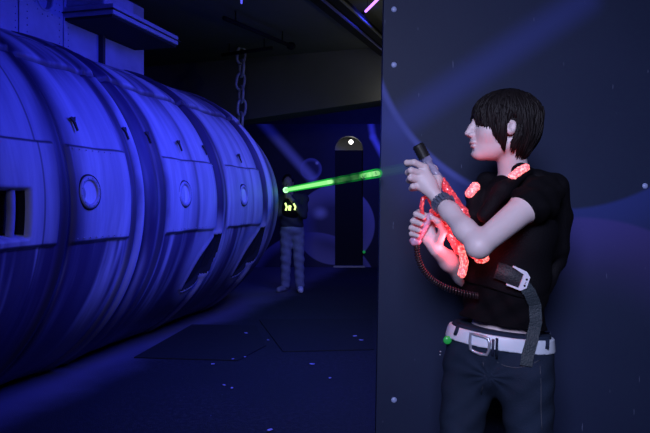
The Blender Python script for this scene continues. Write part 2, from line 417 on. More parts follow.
# plate outlines (drawn seams) in the middle band
PL = [(-1.55, -.60), (-.44, .18), (.74, 1.68), (1.98, 2.92)]
T0, T1 = -.24, .40
for p0, p1 in PL:
    inu = g.math('MULTIPLY', g.step(u_, p0-.01, p0), g.step(u_, p1+.01, p1))
    for tt in (T0, T1):
        dd = g.math('ABSOLUTE', g.math('SUBTRACT', t_, tt)); base = g.mix(g.math('MULTIPLY', g.math('MULTIPLY', g.step(dd, .016, .006), inu), .85), base, (.03, .03, .05))
    # stains running down below the plate
    dn = g.math('MULTIPLY', g.step(t_, T0+.0, T0-.02), inu)
    base = g.mix(g.math('MULTIPLY', g.math('MULTIPLY', dn, g.step(st3, .60, .46)), .9), base, (.05, .03, .10))
base = g.mix(g.math('MULTIPLY', g.step(t_, -.42, -1.15), .90), base, (.045, .035, .09))   # shade towards the keel, put into the paint colour
for uc in (1.66, 2.88):     # paler patch round the flooding slots
    dd = g.dist(u_, t_, uc-.02, -.56, .42, .50); base = g.mix(g.math('MULTIPLY', g.step(dd, 1.1, .65), .8), base, (.46, .45, .54))
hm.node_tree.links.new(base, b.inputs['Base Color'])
bp = hm.node_tree.nodes.new('ShaderNodeBump'); bp.inputs['Strength'].default_value = .3; bp.inputs['Distance'].default_value = .012
hm.node_tree.links.new(st2, bp.inputs['Height']); hm.node_tree.links.new(bp.outputs[0], b.inputs['Normal'])

s0, s1 = -2.6, 4.5
us = np.concatenate([np.arange(s0, s1, .0135), np.linspace(s1, s1+.55, 18)[0:]]); nt_ = 300
ts = np.concatenate([np.linspace(-math.pi, -1.1, 60)[:-1], np.linspace(-1.1, 1.0, 270)[:-1], np.linspace(1.0, math.pi, 90)]); nt_ = len(ts)-1
U, T = np.meshgrid(us, ts, indexing='ij')
Rm = np.full_like(U, RR)
e = np.clip((U-2.5)/2.55, 0, 1); Rm *= np.sqrt(np.clip(1-.96*e**2.6, 0, 1))
Rm[-1] = .04
TM = T*RR
def bump(x, c, w): return np.exp(-((x-c)/w)**2)
fade = np.clip((4.4-U)/.3, 0, 1)
disp = np.zeros_like(U)
for c, w_, h in ((-1.62, .05, .02), (-.52, .03, .02), (.24, .03, .02), (.34, .04, .028), (.54, .05, .03), (.68, .03, .015), (1.80, .035, .03), (1.96, .02, .01), (3.05, .06, .035), (3.3, .04, .02)):
    disp += h*bump(U, c, w_)
disp += .008*np.sin(U*9.5+.6*np.sin(T*2))*bump(T, .2, 1.3)+.003*np.sin(U*21+T*1.5)
for c, w_, h in ((-.48, .03, -.035), (.43, .022, -.02), (1.74, .03, -.03), (2.97, .025, -.03), (.21, .02, -.015)): disp += h*bump(U, c, w_)
disp += -.03*bump(T, math.radians(46), .012)-.012*bump(T, math.radians(62), .01)
disp += .02*(1/(1+np.exp(-(T-math.radians(46))/.01)))*(T < 2)
def sm(x, a, b_): t = np.clip((x-a)/(b_-a), 0, 1); return t*t*(3-2*t)
for p0, p1 in PL:
    disp += .018*sm(U, p0-.012, p0)*sm(-U, -p1-.012, -p1)*sm(TM, T0-.014, T0)*sm(-TM, -T1-.014, -T1)
Rm = Rm+disp*fade
# flooding slots: slanted lens-shaped openings
def lens(uc, tc, L, Wd, ang):
    a_ = (U-uc)*math.cos(ang)+(TM-tc)*math.sin(ang); b_ = -(U-uc)*math.sin(ang)+(TM-tc)*math.cos(ang)
    half = Wd*np.clip(1-(a_/L)**2, 0, 1); return np.where(np.abs(a_) < L, half-np.abs(b_), -1)
holes = np.maximum(lens(1.66, -.58, .36, .16, .95), lens(2.88, -.58, .38, .17, .95))
Rm -= .035*sm(holes, -.004, .010); Rm += .012*np.exp(-((holes+.03)/.025)**2)*(holes > -.9)
winh = np.minimum(np.minimum(U+1.55, -.84-U), np.minimum(TM+.19, .10-TM)); Rm -= .10*sm(winh, -.005, .02)
Xs = AX+DX*U+NX*Rm*np.cos(T); Ys = AY+DY*U+NY*Rm*np.cos(T); Zs = np.maximum(AZ+Rm*np.sin(T)*np.where(T > 0, .955, 1), .012)
ni = len(us); V = np.stack([Xs, Ys, Zs], -1).reshape(-1, 3); nj = nt_+1
I, J = np.meshgrid(np.arange(ni-1), np.arange(nj-1), indexing='ij'); I = I.ravel(); J = J.ravel()
Q = np.stack([I*nj+J, (I+1)*nj+J, (I+1)*nj+J+1, I*nj+J+1], 1)
me = bpy.data.meshes.new('hull'); me.vertices.add(len(V)); me.vertices.foreach_set('co', V.astype(np.float32).ravel())
me.loops.add(len(Q)*4); me.loops.foreach_set('vertex_index', Q.astype(np.int32).ravel()); me.polygons.add(len(Q))
me.polygons.foreach_set('loop_start', np.arange(len(Q), dtype=np.int32)*4); me.update(calc_edges=True)
uv = me.uv_layers.new(name='UVMap'); uvs = np.stack([U.ravel()[Q.ravel()], TM.ravel()[Q.ravel()]], 1); uv.data.foreach_set('uv', uvs.astype(np.float32).ravel())
sub = empty('submarine', (AX, AY, 0), 'big weathered submarine prop with ribbed hull, portholes and conning tower along the left side', 'submarine')
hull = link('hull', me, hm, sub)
darkin = mat('black_shade', (.01, .01, .012), .9)
me.materials.append(darkin)
hf = holes.ravel()[Q].max(1) > -.004; wf = winh.ravel()[Q[:, 0]] > .012  # slots and hatch coloured black for the darkness inside
me.polygons.foreach_set('material_index', (hf | wf).astype(np.int32))
endp = [hullp(s0, t, RR) for t in np.linspace(-math.pi, math.pi, 60)[:-1]]
MB().add(endp, [tuple(range(59))]).build('bulkhead', darkin, sub)

def frame(s, t, r=RR):
    """local frame on the hull: x along, y up round the hull, z outwards"""
    o = Vector(hullp(s, t, r)); ex = Vector((DX, DY, 0)); ez = Vector((NX*math.cos(t), NY*math.cos(t), math.sin(t))); ey = ez.cross(ex)
    M = Matrix((ex, ey, ez)).transposed().to_4x4(); M.translation = o; return M
trimm = mat('riveted_trim_paint', (.42, .42, .52), .5, noise=.25, nscale=20)
boltm = mat('rivet_paint', (.40, .40, .50), .5)
glass = mat('frosted_porthole_glass', (.80, .70, .85), .25, noise=.35, nscale=16, stretch=(1.5, 1.5, .12))
darkm = mat('rusted_dark_metal', (.03, .025, .035), .7)
def ring(mb, M, r0, r1, z0, z1, n=40, sy=1.):
    vs = []; 
    for (r, z) in ((r0, z0), (r0, z1-.004), (r0+.006, z1), (r1-.008, z1), (r1, z1-.008), (r1, z0)):
        vs += [M @ Vector((r*math.cos(2*math.pi*i/n), r*sy*math.sin(2*math.pi*i/n), z)) for i in range(n)]
    fs = []
    for j in range(5):
        for i in range(n): fs.append((j*n+i, j*n+(i+1) % n, (j+1)*n+(i+1) % n, (j+1)*n+i))
    mb.add(vs, fs)
for s in (-1.46, -1.32, -1.2, -1.06, -.93):
    MB().tube([hullp(s, t, RR-.045) for t in np.linspace(-.15, .09, 8)], .024 if s != -1.2 else .035, 10).build('recess_pipe', trimm, sub, True)
for s in (-.30, 1.02, 2.33):
    t = math.radians(3.4); r = rad(s)
    M = frame(s, t, r+.012)
    mb = MB(); ring(mb, M, .109, .119, -.03, .012); mb.build('gasket', darkm, sub, True)
    mb = MB(); ring(mb, M, .078, .108, -.03, .018); f = mb.build('porthole', trimm, sub, True)
    mb = MB(); n = 32; mb.add([M @ Vector((.078*math.cos(2*math.pi*i/n), .078*math.sin(2*math.pi*i/n), .004)) for i in range(n)], [tuple(range(n))])
    mb.build('pane', glass, f)
    bolts = []
    for i in range(12):
        a_ = 2*math.pi*(i+.5)/12; bolts.append(M @ Vector((.093*math.cos(a_), .093*math.sin(a_), .019)))
    copies('bolt', bolts, .005, boltm, f)
# rivets along plate edges
rv = []
for p0, p1 in PL[1:]:
    for tt in (T0+.025, T1-.025):
        for s in np.arange(p0+.03, p1, .068):
            r = rad(s)
            rv.append(hullp(s, tt/RR, r+.022))
copies('rivet', rv, .0055, boltm, hull)
# small torn drain brackets with a spout
for s, t in ((-1.0, .62), (-.30, .42), (.30, .42), (.62, .42), (1.12, .40), (1.62, .40), (2.45, .38), (-.78, .95)):
    r = rad(s)
    M = frame(s, t/1., r+.015) if False else frame(s, t, r+.01)
    poly = [(q[0]*.6, q[1]*.6, 0) for q in [(-.055, .02, 0), (-.02, .035, 0), (.0, .028, 0), (.05, .04, 0), (.035, .01, 0), (.018, -.02, 0), (.012, -.13, 0), (-.008, -.14, 0), (-.014, -.03, 0), (-.035, -.005, 0)]]
    MB().prism([Vector(p) for p in poly], (0, 0, .012), M).build('drain_bracket', darkm, sub)
# conning tower
towm = mat('tower_paint', (.42, .42, .52), .5, noise=.35, nscale=5, bump=.2, bscale=15)
def TP(s, w_, z): return Vector((AX+DX*s+NX*w_, AY+DY*s+NY*w_, z))
ZT = 3.42
def towbox(mb, sa, sb, wa, wb, za, zb): 
    vs = [TP(s, w_, z) for s in (sa, sb) for w_ in (wa, wb) for z in (za, zb)]
    mb.add(vs, [(0,1,3,2),(4,6,7,5),(0,4,5,1),(2,3,7,6),(0,2,6,4),(1,5,7,3)])
# side skin with a round opening, built round the hole
hs, hz, hr = .62, 3.05, .085
mb = MB(); towbox(mb, -1.6, hs-.16, -.35, .35, 2.55, ZT); towbox(mb, hs-.16, hs+.16, -.35, .30, 2.55, ZT); towbox(mb, hs+.16, 2.17, -.35, .35, 2.55, ZT)
n = 32; out = []
for i in range(n):
    a_ = 2*math.pi*i/n; ca, sa_ = math.cos(a_), math.sin(a_); out.append((ca, sa_))
def sq(ca, sa_, zlo, zhi):
    kx = .16/abs(ca) if abs(ca) > 1e-6 else 9; kz = ((zhi-hz) if sa_ > 0 else (hz-zlo))/abs(sa_) if abs(sa_) > 1e-6 else 9
    q = min(kx, kz); return hs+ca*q, hz+sa_*q
vs = []; fs = []
for ca, sa_ in out:
    xo, zo = sq(ca, sa_, 2.55, ZT); vs += [TP(hs+hr*ca, .35, hz+hr*sa_), TP(xo, .35, zo), TP(hs+hr*ca, .30, hz+hr*sa_)]
for i in range(n):
    j = (i+1) % n; fs += [(3*i, 3*i+1, 3*j+1, 3*j), (3*i, 3*j, 3*j+2, 3*i+2)]
mb.add(vs, fs)
tower = mb.build('conning_tower', towm, sub)
mb = MB(); ring(mb, Matrix(((DX, 0, NX, TP(hs, .35, hz).x), (DY, 0, NY, TP(hs, .35, hz).y), (0, 1, 0, hz), (0, 0, 0, 1))), hr, hr+.02, -.01, .012); mb.build('opening_rim', trimm, tower, True)
for sa_ in (.33, .87):
    mb = MB(); towbox(mb, sa_-.022, sa_+.022, .345, .362, 2.6, ZT); mb.build('cover_strip', trimm, tower)
rv = []
for sa_ in (.28, .41, .80, .92):
    for zz in np.arange(2.72, ZT, .055): rv.append(TP(sa_, .352, zz))
for i in range(14): a_ = 2*math.pi*i/14; rv.append(TP(hs+.14*math.cos(a_), .352, hz+.14*math.sin(a_)))
copies('rivet', rv, .007, boltm, tower)
mb = MB(); towbox(mb, 1.36, 1.40, .34, .40, 2.6, 3.0); mb.build('rib', darkm, tower)
mb = MB(); towbox(mb, .85, 2.0, -.85, .85, 2.955, 3.045); pl = mb.build('diving_plane', trimm, sub, bevel=.008)
mb = MB(); towbox(mb, .86, 1.99, .352, .83, 2.93, 2.954); mb.build('underside_shade_panel', darkin, pl)  # black panel added for the shade under the plane
mb = MB(); towbox(mb, .83, 2.02, .84, .865, 2.99, 3.0); towbox(mb, .83, .845, .3, .865, 2.99, 3.0); mb.build('groove_strip', darkm, pl)
mb = MB(); towbox(mb, .88, 1.35, .35, .74, 3.045, 3.2); mb.build('plane_housing', trimm, pl, bevel=.02)

# ------------------------------------------------------------------ thin dark floor sheets and litter
sheetm = mat('dark_sheet', (.008, .013, .010), .8, noise=.4, nscale=12, bump=.4, bscale=60)
def G0(px, py, z=0.): Y = (CH-z)*F/(py-HZ); q = P(px, py, Y); return Vector((q.x, q.y, z))
for nm, poly, lab in (('dark_floor_sheet', [(134, 358), (192, 325), (256, 326), (266, 346), (238, 361)], 'thin dark floor sheet nearer to the submarine hull, angular corner pointing at it'),
                 ('dark_floor_sheet', [(259, 320), (372, 319), (374, 350), (283, 352)], 'thin dark floor sheet lying against the partition, right of the other sheet')):
    tag(MB().prism([G0(px, py, .002) for px, py in poly], (0, 0, .008)).build(nm, sheetm), lab, 'mat')
papm = mat('pale_paper_scrap', (.5, .5, .75), .7, emis=None)
for i, (px, py) in enumerate(((233, 359), (245, 357), (213, 364), (312, 364), (224, 385), (232, 388), (330, 378), (355, 336), (361, 340), (268, 340), (270, 430), (246, 333))):
    p = G0(px, py, .011); a_ = random.random()*3; s = .010+.014*random.random()
    e1 = Vector((math.cos(a_), math.sin(a_), .0))*s; e2 = Vector((-math.sin(a_), math.cos(a_), 0))*s*.5
    poly = [p-e1-e2, p+e1*.8-e2, p+e1+e2*.7, p+e1*.1+e2*1.4, p-e1*.9+e2]
    tag(MB().prism(poly, (0, 0, .003)).build('paper_scrap', papm), 'tiny pale torn paper scrap lying on the dark floor', 'litter', 'paper scraps scattered over the floor')

# ------------------------------------------------------------------ overhead things
def CP(px, py, z=3.40): Y = (z-CH)*F/(HZ-py); q = P(px, py, Y); return Vector((q.x, q.y, z))
railm = mat('black_steel', (.008, .008, .010), .85, spec=.1); bluehighlight = mat('blue_edge_highlight', (.10, .10, .3), .5)  # blue colour stands for a highlight along the rail edge
def rail(p, q, lab, wd=.05, ht=.08, trim=False, dz=0):  # trim gives the edge strip the blue highlight colour
    d_ = (q-p).normalized(); n_ = Vector((-d_.y, d_.x, 0)).normalized()*wd
    r = empty('ceiling_rail', (p+q)/2, lab, 'rail', None)
    MB().prism([p-n_, p+n_, p+n_+Vector((0, 0, ht)), p-n_+Vector((0, 0, ht))], q-p).build('beam', railm, r)
    MB().prism([p-n_*1.5, p-n_*1.1, p-n_*1.1+Vector((0, 0, .02)), p-n_*1.5+Vector((0, 0, .02))], (q-p)*.98).build('edge_strip', bluehighlight if trim else soffm, r)
    for t in (.1, .5, .9): c = p+(q-p)*t; MB().box((c.x-.01, c.y-.01, c.z+ht-.01), (c.x+.01, c.y+.01, CZ)).build('hanger', railm, r)
    return r
rail(CP(300, -12, 3.32), CP(384, 56, 3.32), 'black ceiling rail with a painted blue edge highlight, left one of the pair below the soffit', trim=True)
rail(CP(322, -10, 3.34), CP(392, 52, 3.34), 'black ceiling rail next to the partition, right one of the pair')
p, q = CP(224, 18, 3.36), CP(291, 46, 3.36)
r = empty('ceiling_pipe', (p+q)/2, 'thin dark pipe with a bulbous end cap under the ceiling above the submarine tail', 'pipe')
MB().tube([p, q], .025).build('pipe', railm, r, True); MB().ball(q, (.06, .07, .05)).build('end_cap', railm, r, True)
for t in (.15, .85): MB().tube([p+(q-p)*t, Vector((*(p+(q-p)*t).xy, CZ))], .008).build('hanger', railm, r, True)
p, q = CP(222, 55, 3.36), CP(272, 48, 3.36)
r = empty('ceiling_pipe', (p+q)/2, 'short dark pipe running crosswise in the gloom over the submarine tail', 'pipe')
MB().tube([p, q], .025).build('pipe', railm, r, True)
for t in (.15, .85): MB().tube([p+(q-p)*t, Vector((*(p+(q-p)*t).xy, CZ))], .008).build('hanger', railm, r, True)
# violet neon tube
p, q = P(365.5, 11.5, 6.0), P(386, -9, 5.5)
r = empty('neon_tube', (p+q)/2, 'glowing violet pink neon tube hanging under the ceiling by the partition edge', 'lamp')
MB().tube([p, q], .0125, 12).build('glass_tube', mat('violet_neon', (1, .6, 1), .4, emis=(.50, .20, 1.), estr=2.4), r, True)
d_ = (q-p).normalized(); MB().tube([p-d_*.03, p+d_*.005], .017).build('end_cap', railm, r, True)
MB().tube([q-d_*.01, q+d_*.04], .017).build('end_cap', railm, r, True)
for t in (.1, .9): MB().tube([p+(q-p)*t+Vector((0, 0, .01)), Vector((*(p+(q-p)*t).xy, CZ))], .0025, 6).build('wire', railm, r, True)
p = P(241.5, -1, 6.2); r = empty('pendant_lamp', p, 'tiny blue pendant lamp peeking in at the top edge above the tail', 'lamp')
MB().tube([p+Vector((0, 0, .05)), p-Vector((0, 0, .045))], [.012, .009]).build('bulb', mat('blue_bulb', (.3, .3, 1), .4, emis=(.12, .12, 1), estr=1.), r, True)
MB().tube([p+Vector((0, 0, .04)), Vector((p.x, p.y, CZ))], .004, 6).build('cord', railm, r, True)
# chain by the tail
chm = mat('dull_chain_steel', (.34, .34, .42), .45, .3, noise=.4, nscale=20)
cx_, cy_ = P(241, 100, 8.9).x, 8.9; ztop_ = CZ
r = empty('hanging_chain', (cx_, cy_, ztop_), 'heavy blue-lit chain hanging from the ceiling down to the top of the submarine tail', 'chain')
zb = P(0, 126, 8.9).z; i = 0; zc = CZ-.10
while zc > zb+.02:
    rot = Matrix.Rotation(math.radians(90*(i % 2)+35), 3, 'Z') @ Matrix.Rotation(math.radians((6, -8, 10, -5)[i % 4]), 3, 'Y')
    path = []
    for k_ in range(20):
        a_ = 2*math.pi*k_/20; path.append(Vector((cx_+.01*math.sin(i*2.1), cy_, zc))+rot @ Vector((.062*math.cos(a_), 0, .082*math.sin(a_)+.035*(1 if math.sin(a_) > 0 else -1)*min(1, abs(math.sin(a_))*3))))
    MB().tube(path, .022, 8, closed=True).build('chain_link', chm, r, True); zc -= .185; i += 1
# ------------------------------------------------------------------ the woman
H = .0026
skinm = mat('skin', (.62, .50, .52), .5, noise=.06, nscale=14, bump=.05, bscale=300)
skb = skinm.node_tree.nodes['Principled BSDF']; skb.inputs['Subsurface Weight'].default_value = .08; skb.inputs['Subsurface Radius'].default_value = (.01, .004, .003)
shirtm = mat('black_cotton', (.0025, .0022, .004), .9, spec=.12, noise=.2, bump=.25, bscale=400)
vestm = mat('black_nylon', (.0028, .0025, .0048), .75, spec=.15, noise=.2, bump=.3, bscale=250)
jeanm = mat('dark_denim', (.012, .021, .046), .85, spec=.2, noise=.45, nscale=9, bump=.4, bscale=350)
YB = 2.06
wo = empty('person', (P(500, 350, YB).x, YB, 0), 'woman with short dark hair, black shirt, red-lit vest and white belt, aiming beside the partition', 'person')
LO = (.22, 1.66, .80); HI = (.84, 2.42, 1.76)
HC = P(506, 126, 2.05)
def hd(x, y, z): return (HC.x+x, HC.y+y, HC.z+z)
sk = Field(LO, HI, H)
# head
sk.ell(hd(-.004, 0, .028), (.092, .074, .086), .01)
sk.ell(hd(-.048, 0, -.032), (.060, .056, .080), .02)
sk.cone(hd(.012, -.046, -.055), hd(-.082, -.012, -.086), .020, .018, .025); sk.cone(hd(.012, .046, -.055), hd(-.082, .012, -.086), .020, .018, .025)
sk.ell(hd(-.093, 0, -.088), (.020, .021, .017), .014)
sk.ell(hd(-.06, -.036, -.022), (.034, .026, .03), .02); sk.ell(hd(-.06, .036, -.022), (.034, .026, .03), .02)
sk.ell(hd(-.083, 0, .038), (.018, .046, .014), .02)
for sgn in (-1, 1): sk.ell(hd(-.108, sgn*.031, .010), (.020, .017, .012), .012, mode='s')
sk.chain([hd(-.101, 0, .018), hd(-.112, 0, -.006), hd(-.1245, 0, -.0235)], [.0075, .009, .0095], .010)
for sgn in (-1, 1): sk.ell(hd(-.113, sgn*.0115, -.030), (.012, .008, .008), .006)
sk.ell(hd(-.102, 0, -.048), (.014, .018, .014), .01)
sk.ell(hd(-.1065, 0, -.0545), (.0125, .023, .0062), .003); sk.ell(hd(-.1035, 0, -.0665), (.0125, .021, .0075), .003)
sk.cone(hd(-.121, -.022, -.0603), hd(-.121, .022, -.0603), .0022, .0022, .003, mode='s')
sk.ell(hd(-.116, 0, -.0795), (.0095, .02, .006), .008, mode='s')
# ears
for sgn in (-1, 1):
    M = Matrix.Rotation(math.radians(12), 3, 'Y') @ Matrix.Rotation(math.radians(-14*sgn), 3, 'Z')
    sk.ell(hd(-.006, sgn*.080, -.013), (.0175, .009, .0245), .006, M)
    sk.ell(hd(-.008, sgn*.090, -.009), (.0105, .007, .017), .004, M, mode='s')
    sk.ell(hd(-.012, sgn*.083, -.026), (.008, .006, .008), .004)
# neck, trunk
NB = P(515, 190, 2.09)
sk.cone(hd(.014, 0, -.055), NB, .046, .050, .022)
SR, SL = P(486, 200, 2.21), P(541, 196, 1.96)
CM = Matrix.Rotation(math.atan2(SL.y-SR.y, SL.x-SR.x), 3, 'Z')      # chest width axis
def chest_dir(): return CM @ Vector((0, -1, 0))
FD = Vector((-.77, -.64, 0)).normalized()
if chest_dir().dot(FD) < 0: pass
CC = P(512, 228, 2.085)
sk.ell(CC, (.148, .095, .17), .03, CM)
sk.cone(SR, SL, .045, .045, .05)
AB = P(504, 290, 2.08); PM = Matrix.Rotation(math.radians(-20), 3, 'Z')
sk.ell(AB, (.128, .090, .15), .04, Matrix.Rotation(math.radians(-32), 3, 'Z'))
PV = P(498, 356, 2.09)
sk.ell(PV, (.160, .108, .12), .04, PM)
# left arm (near the camera)
EL = P(479, 246, 1.80); WL = P(440.5, 202, 1.955)
sk.chain([SL, P(527, 206, 1.90), EL], [.052, .045, .034], .02)
sk.ell(P(475, 249, 1.80), (.018, .018, .018), .02)
sk.chain([EL, P(465, 230, 1.85), P(450, 212, 1.92), WL], [.031, .0325, .028, .0225], .02)
# left hand: back of the hand to the camera, fingers round the barrel
PW = P(437, 197.5, 1.965)
KN = [P(424.5, 167.5, 1.985), P(420.5, 173.5, 1.978), P(418.5, 180, 1.975), P(419.5, 187, 1.978)]
for kq, rr in zip(KN, (.0125, .0125, .0118, .0108)): sk.cone(PW, kq, .0155, rr, .012)
sk.ell(P(429, 184, 1.975), (.026, .014, .026), .012)
FG = [[(424.5, 167.5, 1.985), (414, 162.5, 1.975), (407, 162.8, 1.990), (407.5, 164.5, 2.010)],
      [(420.5, 173.5, 1.978), (411, 170.5, 1.966), (408, 172.5, 1.990), (414, 173.5, 2.022)],
      [(418.5, 180, 1.975), (410.5, 178.0, 1.966), (409, 180.5, 1.992), (416, 181, 2.022)],
      [(419.5, 187, 1.978), (413, 186.5, 1.970), (411.5, 188.5, 1.992), (418, 188.5, 2.018)]]
for f_, r_ in zip(FG, (.0094, .0096, .0092, .0084)): sk.chain([P(*q) for q in f_], [r_*1.25, r_*1.1, r_, r_*.88], .0035)
sk.chain([P(436, 192, 1.985), P(438, 180, 2.015), P(434, 169, 2.035), P(427, 162, 2.045)], [.016, .0135, .011, .009], .008)
# right arm (far side)
ER = P(480, 287, 2.19); WR = P(437, 250, 2.035)
sk.chain([SR, P(484, 240, 2.235), ER], [.050, .042, .036], .02)
sk.chain([ER, P(464, 274, 2.13), P(449, 261, 2.075), WR], [.036, .037, .031, .024], .02)
# right hand: palm behind the grip, fingers round it towards the camera
PR = P(434, 246, 2.04)
KR = [P(429, 218, 2.052), P(425, 224, 2.055), P(422, 230, 2.055), P(421, 236, 2.052)]
for kq in KR: sk.cone(PR, kq, .0165, .012, .012)
FR = [[(429, 218, 2.052), (419, 212.5, 2.045), (416, 214, 2.012), (424, 217.5, 1.994)],
      [(425, 224, 2.055), (415, 219.5, 2.045), (413, 221, 2.010), (421, 224, 1.988)],
      [(422, 230, 2.055), (413, 226.5, 2.045), (411.5, 228, 2.010), (419, 230.5, 1.988)],
      [(421, 236, 2.052), (413, 233, 2.045), (411.5, 234, 2.014), (418, 236, 1.994)]]
for f_, r_ in zip(FR, (.0092, .0094, .009, .0082)): sk.chain([P(*q) for q in f_], [r_*1.25, r_*1.1, r_, r_*.88], .0035)
sk.chain([P(438, 243, 2.03), P(443, 231, 2.0), P(439, 222, 1.983), P(432, 218, 1.98)], [.016, .0135, .0105, .0088], .008)
skin_o = sk.mesh('body', skinm, wo)
# lips get a slightly rosier skin
lipm = mat('lip_skin', (.56, .37, .38), .45); skin_o.data.materials.append(lipm)
lipc = [np.array(hd(-.118, 0, -.0545)), np.array(hd(-.115, 0, -.0665))]
mi = np.zeros(len(skin_o.data.polygons), np.int32); ctr = np.zeros(len(mi)*3); skin_o.data.polygons.foreach_get('center', ctr); ctr = ctr.reshape(-1, 3)
for c in lipc:
    q = (ctr-c)/np.array([.009, .021, .0062]); mi[(q**2).sum(1) < 1] = 1
skin_o.data.polygons.foreach_set('material_index', mi)
# eyes and brows
eyem = mat('eye_white', (.75, .75, .78), .2); irism = mat('dark_iris', (.03, .02, .015), .15); hairm = mat('dark_brown_hair', (.007, .005, .006), .6, noise=.5, nscale=30, stretch=(1, 1, .2), spec=.22)
for sgn in (-1, 1):
    c = hd(-.0815, sgn*.031, .009); e_ = MB().ball(c, .0125, 10).build('eye', eyem, wo, True)
    MB().ball((c[0]-.0085, c[1]+0*sgn, c[2]), (.0048, .006, .006), 8).build('iris', irism, e_, True)
    MB().tube([hd(-.0945, sgn*.014, .026), hd(-.095, sgn*.03, .0295), hd(-.083, sgn*.046, .026)], [.002, .003, .0015], 6).build('eyebrow', hairm, wo, True)
# hair
rh = random.Random(11)
def hairpt(phi, z, k=1.):
    """surface of the haircut: z above the head centre"""
    c, s_ = math.cos(phi), math.sin(phi)
    rx = .106 if c > 0 else .113; ry = .090
    if c < 0: rx = .1145
    if z > .03: q = math.sqrt(max(0, 1-((z-.03)/.088)**2))
    else: q = 1-.46*((.03-z)/.134)**2.2
    return Vector(hd(.008+rx*q*k*c, ry*q*k*s_, z))
def zend(phi):
    a_ = abs(math.degrees(math.atan2(math.sin(phi), math.cos(phi))))   # 0 back, 180 front
    pts_ = [(0, -.105), (45, -.098), (79, -.094), (86, -.078), (89, .008), (104, .008), (107, -.062), (112, -.080), (120, -.062), (134, -.030), (148, -.006), (162, .010), (180, .026)]
    for (a0, z0), (a1, z1) in zip(pts_, pts_[1:]):
        if a0 <= a_ <= a1: return z0+(z1-z0)*(a_-a0)/(a1-a0)
    return 0
vs = []; fs = []; NP, NZ = 120, 26
for i in range(NP):
    phi = 2*math.pi*i/NP; ze = zend(phi)
    for j in range(NZ):
        t = j/(NZ-1); z_ = .03+.087*math.cos(t*math.pi*.5/.55) if t < .55 else .03+(ze-.03)*(t-.55)/.45
        vs.append(hairpt(phi, min(z_, .1175), .955-.05*max(0, t-.9)*10*.5)-Vector((0, 0, .003)))
for i in range(NP):
    for j in range(NZ-1): a_, b_ = i*NZ+j, ((i+1) % NP)*NZ+j; fs.append((a_, b_, b_+1, a_+1))
mb = MB().add(vs, fs)
for i in range(760):
    phi = rh.uniform(-math.pi, math.pi); ze = zend(phi)+rh.uniform(-.016, .010)
    if 87 < abs(math.degrees(phi)) < 105.5: ze = zend(phi)+rh.uniform(.004, .014)
    zs_ = rh.uniform(.05, .1175) if i % 3 else .1172
    if rh.random() < .35: zs_ = rh.uniform(max(ze+.03, -.02), .09)
    k0 = rh.uniform(.93, 1.02); sway = rh.uniform(-.55, .55); n_ = 8; path = []; rad = []
    c0 = math.cos(phi)
    for j in range(n_):
        t = j/(n_-1); z_ = zs_+(ze-zs_)*(t**1.25 if zs_ > .1 else t)
        ph = phi+sway*((1-t)**1.6)*(1 if zs_ > .1 else .25)*(.4 if 82 < abs(math.degrees(phi)) < 110 and zs_ < .1 else 1)
        flick = .05*(t**3)*((i*7 % 11)/11-.35)
        path.append(hairpt(ph, z_, k0+.016*math.sin(t*7+i)+.028*math.sin(ph*9+z_*70)*(.4+.6*max(0, c0))+flick)); rad.append(.0062*(1-t**2.5)+.0008)
    mb.tube(path, rad, 5, flat=.55)
for sgn in (-1, 1):
    for i in range(46):      # locks that fall forward from behind the ear
        p0 = sgn*math.radians(rh.uniform(78, 88)); p1 = sgn*math.radians(rh.uniform(90, 100)); z0 = rh.uniform(-.035, .0); z1 = rh.uniform(-.092, -.058)
        mb.tube([hairpt(p0+(p1-p0)*t**1.3, z0+(z1-z0)*t, .99+.03*math.sin(t*3+i)) for t in [j/6 for j in range(7)]], [.0055*(1-(j/6)**2.5)+.0008 for j in range(7)], 5, flat=.55)
mb.build('hair', hairm, wo, True)

# shirt
sh = Field(LO, HI, .0032)
sh.ell(CC, (.155, .103, .178), .03, CM)
sh.ell(CC+Vector((-.045, -.075, .03)), (.055, .05, .055), .04, CM); sh.ell(CC+Vector((-.115, .005, .03)), (.05, .055, .055), .04, CM)
sh.cone(SR, SL, .055, .055, .05); sh.cone(NB+Vector((0, 0, -.045)), NB+Vector((.004, .0, .005)), .085, .062, .03)
sh.ell(AB, (.138, .100, .17), .05, Matrix.Rotation(math.radians(-32), 3, 'Z'))
sh.ell(P(499, 335, 2.085), (.158, .108, .11), .04, PM)
slv = P(523, 208.5, 1.885); sh.chain([SL, P(531, 204, 1.915), slv], [.066, .056, .051], .02)
sdir = (EL-slv).normalized()
sh.chain([SR, P(484, 238, 2.235)], [.062, .054], .02)
def shemz(x, y): return .966-.13*(x-.53)
sh.warp(lambda x, y, z: .0035*np.sin(x*70+z*55+2*np.sin(y*30))+.003*np.sin(z*95-x*40+y*60))
sh.cut(lambda x, y, z: shemz(x, y)-z+0*y)
armdist = lambda x, y, z: (x-slv.x)*sdir.x+(y-slv.y)*sdir.y+(z-slv.z)*sdir.z
# end the near sleeve squarely just past the hem point
nearslv = lambda x, y, z: np.where(((x-slv.x)**2+(y-slv.y)**2+(z-slv.z)**2-armdist(x, y, z)**2 < .066**2) & (armdist(x, y, z) > -.03) & (armdist(x, y, z) < .09), armdist(x, y, z)-.004, -1)
sh.cut(nearslv)
# neckline
sh.ell(P(496, 172, 1.99), (.052, .06, .045), .01, mode='s')
